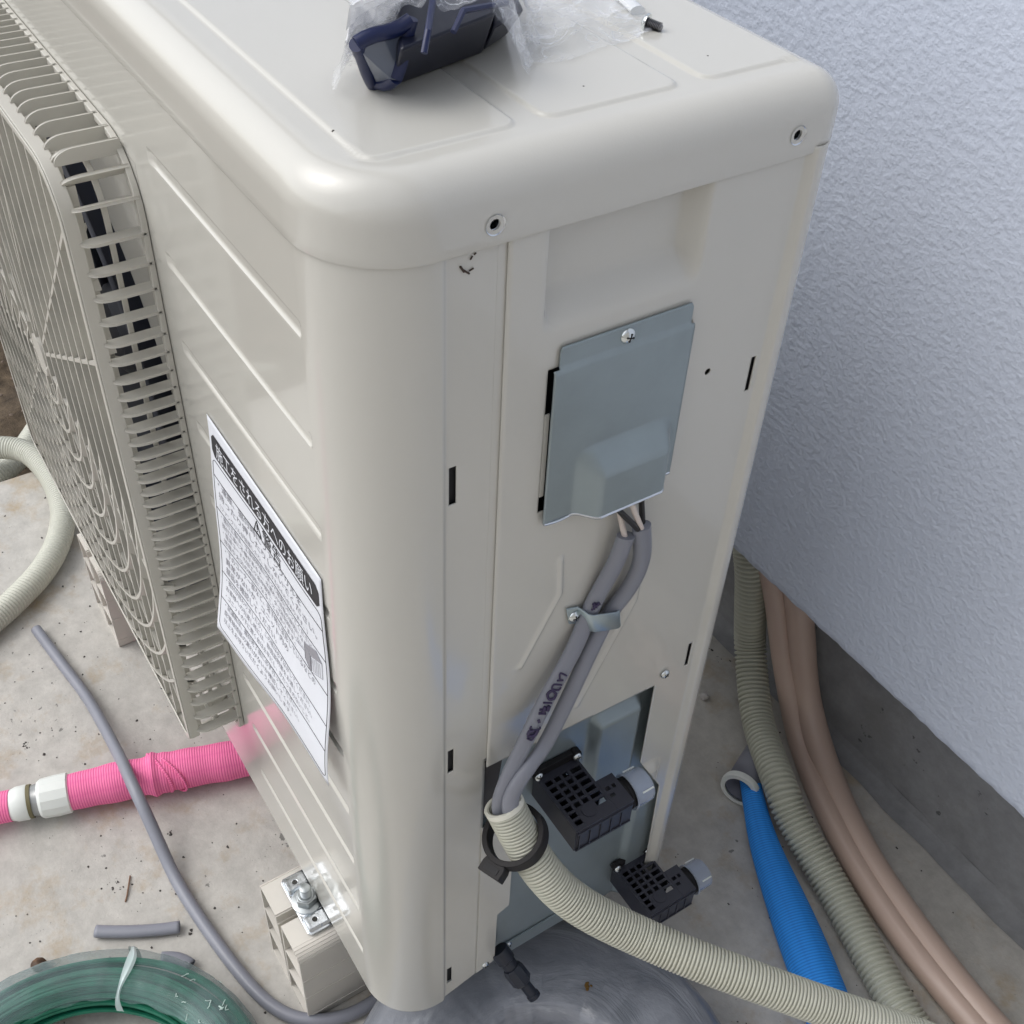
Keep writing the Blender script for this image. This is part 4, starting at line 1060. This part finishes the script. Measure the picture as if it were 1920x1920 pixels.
m, P = corrugated([G(-420, 1000, .019), G(-260, 890, .019), G(-160, 858, .019), G(-60, 843, .019), G(0, 839, .019), G(47, 846, .019), G(80, 873, .019), G(105, 912, .019), G(118, 960, .019), G(110, 1014, .019), G(80, 1070, .019), G(31, 1123, .019), G(-10, 1160, .019), G(-60, 1200, .019), G(-200, 1310, .019), G(-420, 1430, .019)], .0168, .0044, .0017, 28)
tag(m.build('looped_conduit', CONDW, angle=80), 'white corrugated conduit looping on the slab beside the fan grille', 'conduit', 'corrugated conduits')
m, P = corrugated([G(-330, 1330, -.045), G(-200, 1120, -.04), G(-120, 1010, -.04), G(-40, 925, -.035), G(0, 889, -.035), G(28, 865, -.04), G(60, 820, -.045), G(95, 765, -.05), G(140, 700, -.05)], .0175, .0050, .0014, 24)
tag(m.build('buried_conduit', CONDW, angle=80), 'corrugated conduit running off the slab edge over the soil, under the white loop', 'conduit', 'corrugated conduits')

# cable offcuts
def offcut(pts, r, label, flat=(.7, 1)):
    m = MB(); P = resample(smooth_pts(spline(pts), 4), .003); m.tube(P, r, 20, cap=False, flat=flat, up=(0, 0, 1))
    return tag(m.build('sheath_offcut', GREYC2, solid=.0012), label, 'cable offcut', 'grey cable sheath offcuts')
offcut([G(179, 1746, .006), G(230, 1747, .006), G(290, 1744, .006), G(337, 1738, .006)], .0066, 'straight empty piece of grey cable sheath lying on the slab')
offcut([G(303, 1797, .008), G(325, 1794, .008), G(345, 1801, .008), G(358, 1811, .007)], .0068, 'bent short piece of grey cable sheath half under the green coil')

# ================================================================== COILS
def coil_film(cx, cy, Rm, a, b_, zc, m_, parent, name, seed=0, amp=.0018, nu=220, nv=28, lift=0):
    V = []
    for i in range(nu):
        t = 2 * PI * i / nu
        for j in range(nv):
            q = 2 * PI * j / nv; cu, su = math.cos(q), math.sin(q); su2 = math.copysign(abs(su) ** .8, su); cu2 = math.copysign(abs(cu) ** .8, cu)
            k = amp * mn.noise((math.cos(t) * 9 + seed, math.sin(t) * 9, cu * 1.6 + su * 2)) + amp * .6 * mn.noise((math.cos(t) * 26, math.sin(t) * 26 + seed, q * 1.2))
            R_ = Rm + (a + k) * cu2
            V.append((cx + R_ * math.cos(t), cy + R_ * math.sin(t), max(.0012, zc + (b_ + k) * su2)))
    F = [(i * nv + j, i * nv + (j + 1) % nv, ((i + 1) % nu) * nv + (j + 1) % nv, ((i + 1) % nu) * nv + j) for i in range(nu) for j in range(nv)]
    m = MB(); m.add(V, [f[::-1] for f in F]); return m.build(name, m_, parent, angle=80)
GCX, GCY = -.0962, -.2607
gc_ = thing('green_wire_coil', 'coil of green wire wrapped in milky plastic film lying on the slab', 'wire coil', (GCX, GCY, 0), 'wrapped coils')
m = MB()
rnd = random.Random(3)
for k in range(80):
    q = rnd.random() * 2 * PI; rho = math.sqrt(rnd.random()); R_ = .1475 + .0245 * rho * math.cos(q) + .0; zz = .030 + .024 * rho * math.sin(q)
    pts = [(GCX + (R_ + .0012 * math.sin(3 * t + k)) * math.cos(t), GCY + (R_ + .0012 * math.sin(3 * t + k)) * math.sin(t), max(.004, zz + .0012 * math.sin(5 * t + k * 2))) for t in [2 * PI * i / 90 for i in range(91)]]
    m.tube(pts, .0022, 6, cap=False)
m.build('green_wire', GREENW, gc_)
# film sleeve wraps the outside and top, leaving the inside open in places
def film_green():
    V = []; F = []; nu, nv = 260, 20
    for i in range(nu + 1):
        t = 2 * PI * i / nu; open_ = .55 * (0.5 + .5 * mn.noise((math.cos(t) * 4, math.sin(t) * 4, 5))) + .25
        q0, q1 = -1.3, PI * .80 + .35 * mn.noise((math.cos(t) * 5, math.sin(t) * 5, 9))
        for j in range(nv + 1):
            q = q0 + (q1 - q0) * j / nv
            k = .0008 * mn.noise((math.cos(t) * 9, math.sin(t) * 9, q)) + .0006 * mn.noise((math.cos(t) * 30, math.sin(t) * 30, q * 4))
            cu, su = math.cos(q), math.sin(q)
            R_ = .1475 + (.0293 + k) * math.copysign(abs(cu) ** .85, cu)
            V.append((GCX + R_ * math.cos(t), GCY + R_ * math.sin(t), max(.0012, .031 + (.0300 + k) * math.copysign(abs(su) ** .85, su))))
    n = nv + 1
    for i in range(nu):
        for j in range(nv): F.append((i * n + j, i * n + j + 1, (i + 1) * n + j + 1, (i + 1) * n + j)[::-1])
    m = MB(); m.add(V, F); return m.build('wrap_film', WRAPG, gc_, angle=80)
film_green()
# clear tie strip across the coil
pa, pb = G(252, 1790, .035), G(212, 1903, .060)
ta = math.atan2(pa.y - GCY, pa.x - GCX); tb = math.atan2(pb.y - GCY, pb.x - GCX)
V = []
for i in range(29):
    f = i / 28; t = ta + (tb - ta) * f + .02 * math.sin(f * 9); q = -.4 + (2.9 + .4) * f; cu, su = math.cos(q), math.sin(q)
    R_ = .1475 + .0318 * math.copysign(abs(cu) ** .85, cu); z = .031 + .0325 * math.copysign(abs(su) ** .85, su); hw = (.0031 + .0013 * math.sin(f * 14)) / .15
    for s_, dz in ((-1, 0), (-.4, .0012), (.3, .0004), (1, .0008)): V.append((GCX + R_ * math.cos(t + s_ * hw), GCY + R_ * math.sin(t + s_ * hw), z + dz))
m = MB(); m.add(V, [(4 * i + j, 4 * i + j + 1, 4 * i + j + 5, 4 * i + j + 4) for i in range(28) for j in range(3)])
m.build('tie_strip', trans_mat('tie_strip_film', (.62, .74, .74), .2, .35, .8), gc_)
m = MB(); rnd = random.Random(5)     # faint frayed scuffs
m_all = None
for k in range(26):
    m = MB()
    t = ta - .35 - rnd.random() * .75; q = .6 + rnd.random() * 1.5; Q = []
    for i in range(4):
        t += rnd.uniform(-.012, -.004); q += rnd.uniform(-.10, .10); R_ = .1475 + .0312 * math.cos(q); Q.append((GCX + R_ * math.cos(t), GCY + R_ * math.sin(t), .031 + .0320 * math.sin(q)))
    m.tube(Q, rnd.choice((.00025, .0004, .0006)), 5)
    m.build('scuff_mark', SCUFF, gc_)

XC, YC = .0940, .1005
gk = thing('grey_cable_coil', 'large roll of grey cable in cloudy plastic wrap lying under the near corner', 'cable coil', (XC, YC, 0), 'wrapped coils')
def streaky():
    m, t, b = nodes('cloudy_wrap_glints'); b.inputs['Roughness'].default_value = .30; b.inputs['Coat Weight'].default_value = .7; b.inputs['Coat Roughness'].default_value = .12
    uv = t.nodes.new('ShaderNodeUVMap'); mp = t.nodes.new('ShaderNodeMapping'); mp.inputs['Scale'].default_value = (8, 12, 1); t.links.new(uv.outputs[0], mp.inputs[0])
    n = new(t, 'ShaderNodeTexNoise', Scale=1, Detail=7, Roughness=.62, Distortion=.5); t.links.new(mp.outputs[0], n.inputs['Vector'])
    r = t.nodes.new('ShaderNodeValToRGB'); e = r.color_ramp.elements; e[0].position = .36; e[0].color = (.19, .205, .235, 1); e[1].position = .60; e[1].color = (.28, .295, .33, 1)
    x = e.new(.74); x.color = (.46, .48, .52, 1)  # palest stop paints the film's highlights into its colour
    t.links.new(n.outputs[0], r.inputs[0]); t.links.new(r.outputs[0], b.inputs['Base Color'])
    bp = new(t, 'ShaderNodeBump', Strength=.9, Distance=.004); t.links.new(n.outputs[0], bp.inputs['Height']); t.links.new(bp.outputs[0], b.inputs['Normal'])
    return m
GWRAP = streaky()
def gcoil():
    V = []; F = []; U = []; nu, nv = 260, 40
    for i in range(nu + 1):
        t = 2 * PI * i / nu
        for j in range(nv + 1):
            q = 2 * PI * j / nv; cu, su = math.cos(q), math.sin(q)
            k = .0016 * mn.noise((math.cos(t) * 5, math.sin(t) * 5, q)) + .0009 * mn.noise((math.cos(t) * 16, math.sin(t) * 16, q * 3)) + .0006 * math.sin(q * 9) * (su > 0)
            R_ = .1265 + (.0560 + k) * math.copysign(abs(cu) ** .7, cu)
            V.append((XC + R_ * math.cos(t), YC + R_ * math.sin(t), max(.001, .037 + (.036 + k) * math.copysign(abs(su) ** .7, su))))
    n = nv + 1
    for i in range(nu):
        for j in range(nv):
            F.append((i * n + j, i * n + j + 1, (i + 1) * n + j + 1, (i + 1) * n + j)[::-1])
            U.append([(i / nu, j / nv), (i / nu, (j + 1) / nv), ((i + 1) / nu, (j + 1) / nv), ((i + 1) / nu, j / nv)][::-1])
    m = MB(); m.add(V, F, U); return m.build('wrapped_roll', GWRAP, gk, angle=80)
gcoil()
m = MB(); P = [(XC + .1705 * math.cos(t), YC + .1705 * math.sin(t), .066 + .001 * math.sin(7 * t)) for t in [-1.3 + 2.6 * i / 80 for i in range(81)]]
m.tube(P, .0016, 8); m.build('film_seam', mat('film_seam', (.33, .36, .42), .25, coat=.5), gk)
m = MB(); rnd = random.Random(11)   # whitish dust smears and a rust fleck on the film
def onroll(t, q, off=.0004):
    cu, su = math.cos(q), math.sin(q); R_ = .1265 + .0520 * math.copysign(abs(cu) ** .7, cu); return Vector((XC + R_ * math.cos(t), YC + R_ * math.sin(t), .037 + .036 * su ** .7 + off + .0010))
m = MB()
for (px, py) in ((1101, 1850),):
    c = G(px, py, .0745)
    for k in range(9):
        a = rnd.random() * 6; r = rnd.random() * .0042; p = c + Vector((r * math.cos(a), r * math.sin(a), .0)); s_ = .0008 + rnd.random() * .0016
        n = 7; m.add([p + Vector((s_ * math.cos(2 * PI * i / n) * rnd.uniform(.6, 1.2), s_ * math.sin(2 * PI * i / n) * rnd.uniform(.6, 1.2), 0)) for i in range(n)] + [p + Vector((0, 0, .0008))], [(i, (i + 1) % n, n) for i in range(n)])
m.build('rust_fleck', mat('rust_fleck', (.16, .085, .015), .8), gk)

# ================================================================== BAG ON THE LID
LT = .9066
bag = thing('plastic_bag', 'crumpled clear plastic bag with dark navy parts inside, lying on top of the unit', 'plastic bag', (-.13, .14, LT))
BNAVY = mat('navy_plastic', (.005, .007, .020), .38)
BNAVY2 = mat('blue_navy_plastic', (.007, .014, .065), .36)
nv_ = thing('navy_fitting', 'dark navy plastic fittings inside the clear bag on the lid', 'fitting', (-.13, .10, LT))
m = MB()
def hexa(base, top): m.add(base + top, [(3, 2, 1, 0), (4, 5, 6, 7), (0, 1, 5, 4), (1, 2, 6, 5), (2, 3, 7, 6), (3, 0, 4, 7)])
def L2(px, py, z): return at(px, py, 2, LT + z)
hexa([L2(735, 163, .002), L2(905, 100, .002), L2(880, -60, .002), L2(690, 20, .002)], [L2(750, 95, .030), L2(930, 25, .030), L2(900, -90, .034), L2(740, -40, .034)])
m.build('housing', BNAVY, nv_, smooth=True, bevel=.002)
m = MB(); hexa([L2(905, 98, .003), L2(950, 66, .003), L2(940, -30, .003), L2(885, -10, .003)], [L2(925, 52, .020), L2(985, 18, .022), L2(955, -40, .028), L2(920, -30, .030)])
m.build('wedge', BNAVY, nv_, bevel=.002)
m = MB()
Fq = [L2(668, 82, .030), L2(770, 40, .036), L2(742, 150, .010), L2(700, 158, .003)]
Fi = [L2(690, 92, .027), L2(742, 72, .031), L2(728, 132, .013), L2(704, 138, .008)]
for k in range(4): m.tube(smooth_pts([Fq[k].lerp(Fq[(k + 1) % 4], q_ / 6) + Vector((0, 0, .0015 * math.sin(q_ * 1.1 + k))) for q_ in range(7)], 2), .0034, 14)
m.build('frame', BNAVY2, nv_)
m = MB(); m.add([q_ + Vector((0, 0, -.001)) for q_ in Fq], [(0, 1, 2, 3)]); m.build('frame_panel', mat('blue_grey_panel', (.10, .12, .17), .2, coat=.6), nv_, smooth=False, solid=.001)
m = MB(); m.cyl(L2(716, 132, .006), L2(716, 122, .014), .0050, n=20); m.cyl(L2(678, 96, .014), L2(680, 88, .022), .0045, n=20); m.build('peg', BNAVY2, nv_)
m = MB(); m.tube([L2(795, 100, .030), L2(802, 60, .037), L2(812, 0, .040)], .0016, 10); m.tube([L2(850, 60, .034), L2(868, 20, .040), L2(950, 5, .034)], .0015, 6); m.build('rib', BNAVY2, nv_)
# film: tent-like sheet draped over the parts
edge = [L2(655, -120, 0), L2(652, 0, 0), L2(660, 90, 0), L2(672, 150, 0), L2(690, 176, 0), L2(720, 166, 0), L2(790, 158, 0), L2(860, 146, 0), L2(930, 136, 0), L2(1000, 128, 0), L2(1070, 122, 0), L2(1130, 100, 0), L2(1190, 78, 0), L2(1236, 62, 0), L2(1215, 38, 0), L2(1170, 12, 0), L2(1130, -10, 0), L2(1050, -90, 0)]
def bag_h(x, y):
    c = Vector((x, y)); h = 0
    for (px, py, z, s_) in ((760, 60, .036, .030), (870, 20, .040, .034), (700, 60, .034, .020), (950, 20, .022, .022), (720, 130, .014, .016), (1050, 40, .008, .030), (860, -60, .040, .04)):
        q = L2(px, py, 0); h = max(h, z * math.exp(-((x - q.x) ** 2 + (y - q.y) ** 2) / (2 * s_ * s_)) * 1.12)
    return h
def inpoly(x, y):
    r = False; n = len(edge)
    for i in range(n):
        a, c = edge[i], edge[(i + 1) % n]
        if (a.y > y) != (c.y > y) and x < (c.x - a.x) * (y - a.y) / (c.y - a.y) + a.x: r = not r
    return r
def edist(x, y):
    return min(seg_dist((x, y), (edge[i].x, edge[i].y), (edge[(i + 1) % len(edge)].x, edge[(i + 1) % len(edge)].y)) for i in range(len(edge)))
from mathutils.bvhtree import BVHTree
bpy.context.view_layer.update()
trees = []
for ch in nv_.children:
    q = ch.data; trees.append(BVHTree.FromPolygons([Vector(nv_.location) + v.co for v in q.vertices], [list(p_.vertices) for p_ in q.polygons]))
us = rng(-.250, -.055, .0017); vs = rng(.040, .250, .0017); NU, NV = len(us), len(vs)
H = [[0.0] * NV for _ in us]
for i, x in enumerate(us):
    for j, y in enumerate(vs):
        for tr_ in trees:
            hit = tr_.ray_cast(Vector((x, y, LT + .2)), Vector((0, 0, -1)))
            if hit[0] is not None: H[i][j] = max(H[i][j], hit[0].z - LT + .0035)
for _ in range(9):      # the film tents out from the parts
    G2 = [r_[:] for r_ in H]
    for i in range(1, NU - 1):
        for j in range(1, NV - 1):
            G2[i][j] = max(H[i][j], max(H[i - 1][j], H[i + 1][j], H[i][j - 1], H[i][j + 1]) - .0042)
    H = G2
for _ in range(5):
    G2 = [r_[:] for r_ in H]
    for i in range(1, NU - 1):
        for j in range(1, NV - 1): G2[i][j] = max(H[i][j], (H[i - 1][j] + H[i + 1][j] + H[i][j - 1] + H[i][j + 1]) / 4)
    H = G2
def crease(x, y, ph):
    c = 0
    for (ca, sa, k1, k2, am, o_) in ((1, .2, 34, 8, .0032, 0), (.5, .87, 46, 11, .0026, 3), (-.6, .8, 60, 13, .0020, 8)):
        t_ = mn.noise(((x * ca + y * sa) * k1, (x * sa - y * ca) * k2, o_ + ph)); c += am * max(0, 1 - abs(t_) * 4.2)
    return c
def film(name, lift, ph, shrink, m_, only=None):
    V = {}; VL = []; m = MB()
    for j, y in enumerate(vs):
        for i, x in enumerate(us):
            ins = inpoly(x, y) and edist(x, y) > shrink
            if not (ins or (H[i][j] > .0008 and edist(x, y) < .017)): continue
            if only and not only(x, y): continue
            d = edist(x, y) if ins else 0; k = sst(0, .020, d)
            h = max(H[i][j], .004 * k); c_ = crease(x, y, ph) * (.35 + .65 * max(k, min(1, H[i][j] * 40)))
            V[i, j] = len(VL); VL.append((x, y, LT + .0010 + lift + h + c_))
    FF = [(V[i, j], V[i + 1, j], V[i + 1, j + 1], V[i, j + 1]) for (i, j) in V if (i + 1, j) in V and (i, j + 1) in V and (i + 1, j + 1) in V]
    m.add(VL, FF); m.build(name, m_, bag, angle=40)
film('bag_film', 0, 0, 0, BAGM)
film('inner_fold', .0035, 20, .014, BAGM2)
fq = [L2(640, -140, .036), L2(790, -140, .036), L2(775, 18, .036), L2(735, 52, .036), L2(690, 78, .034), L2(664, 104, .030), L2(645, 60, .03)]
def in_flap(x, y):
    r = False; n = len(fq); x += .003 * mn.noise((x * 90, y * 90, 1))
    for i in range(n):
        a, c = fq[i], fq[(i + 1) % n]
        if (a.y > y) != (c.y > y) and x < (c.x - a.x) * (y - a.y) / (c.y - a.y) + a.x: r = not r
    return r
film('folded_flap', .0050, 41, .0, trans_mat('bag_layers_glare', (.82, .84, .88), .10, .45, 1, bump=.4, bscale=50, bdist=.003, facvar=.18, vscale=26), in_flap)  # fold whose milky white also paints in the bright sky reflection

m = MB(); m.tube([L2(1120, -60, .003), L2(1165, -8, .0035), L2(1196, 20, .0035)], .0042, 16, flat=(.6, 1), up=(0, 0, 1))
m.build('rolled_edge', trans_mat('rolled_film', (.84, .87, .90), .15, .35, 1), bag)
for px, py in ((625, 246), (1327, 106), (1094, 163)):
    c = at(px, py, 2, LT + .0009); m = MB()
    m.rev(c, c + (Vector((0, 0, .0005)) if py < 300 else Vector((.0004, 0, 0))), [(0, .0009), (1, .0005)], 7)
    m.build('paint_speck', DARKG, lidp)
# loose self-tapping screw beside the bag
p0, p1 = at(1209, 40, 2, LT + .0045), at(1241, 53, 2, LT + .0030)
sc_ = thing('loose_screw', 'small loose pan head screw lying at the corner of the plastic bag', 'screw', tuple(at(1222, 50, 2, LT)))
ax_ = (p1 - p0).normalized()
m = MB(); m.rev(p0 - ax_ * .0012, p0 + ax_ * .0018, [(0, .0008), (.15, .0030), (.5, .0043), (.9, .0047), (1, .0046)], 28); m.build('head', SCREWM, sc_)
m = MB(); prof = [(0, .0019)]
for k in range(9): prof += [((k + .15) / 9.6, .0018), ((k + .55) / 9.6, .0027), ((k + .8) / 9.6, .0018)]
m.rev(p0 + ax_ * .0015, p1, prof + [(1, .0015)], 20); m.build('thread', mat('dark_steel', (.25, .25, .26), .35, metal=1), sc_)

# ================================================================== LITTER
m = MB(); b_ = bmesh.new(); bmesh.ops.create_icosphere(b_, subdivisions=3, radius=.0072)
c = G(73, 1809, .0065)
for v in b_.verts: v.co = v.co * (1 + .16 * mn.noise(v.co * 260)); v.co.z *= .85
m.add([c + v.co for v in b_.verts], [[v.index for v in f.verts] for f in b_.faces]); b_.free()
tag(m.build('seed_husk', mat('brown_husk', (.22, .12, .06), .6, col2=(.04, .022, .012), vscale=130)), 'small round brown husk on the slab beside the green coil', 'husk')
m = MB(); m.tube([G(244, 1642, .0015), G(241, 1662, .0022), G(238, 1680, .0015), G(235, 1691, .0010)], .0009, 6)
tag(m.build('twig', mat('twig_brown', (.20, .12, .08), .8)), 'thin brown twig lying left of the grey cable', 'twig')
m = MB(); rnd = random.Random(21)
def chip(c, s_):
    n = rnd.randint(5, 7); P = [(c.x + s_ * rnd.uniform(.5, 1.2) * math.cos(2 * PI * i / n), c.y + s_ * rnd.uniform(.4, 1) * math.sin(2 * PI * i / n), .0003) for i in range(n)]
    m.add(P + [(c.x, c.y, s_ * .6)], [(i, (i + 1) % n, n) for i in range(n)])
for k in range(700):
    x = rnd.uniform(-1.0, -.10); y = rnd.uniform(-.26, .06)
    chip(Vector((x, y, 0)), .0004 + rnd.random() ** 5 * .0020)
for k in range(160):
    chip(Vector((rnd.uniform(-.3, .3), rnd.uniform(.3, .6), 0)), .0004 + rnd.random() ** 4 * .0018)
for px, py, nn, sp in ((212, 1660, 16, .005), (50, 1397, 9, .003), (318, 1562, 5, .002), (1330, 1240, 18, .02), (345, 1745, 4, .008)):
    for k in range(nn):
        q = G(px, py); chip(Vector((q.x + rnd.gauss(0, sp), q.y + rnd.gauss(0, sp), 0)), .0006 + rnd.random() ** 2 * .0020)
o = m.build('grit', DARKG, smooth=False); o['kind'] = 'stuff'; o['label'] = 'dark grit and crumbs scattered over the concrete slab'; o['category'] = 'grit'
m = MB(); b_ = bmesh.new(); bmesh.ops.create_icosphere(b_, subdivisions=2, radius=.006); c = G(1322, 1305, .004)
for v in b_.verts: v.co = v.co * (1 + .3 * mn.noise(v.co * 300)); v.co.z *= .7
m.add([c + v.co for v in b_.verts], [[v.index for v in f.verts] for f in b_.faces]); b_.free()
tag(m.build('mortar_lump', mat('white_mortar', (.5, .48, .46), .9), smooth=False), 'white mortar crumb on the slab behind the unit', 'rubble')
for o in COL.objects:
    if '_b' in o: del o['_b']
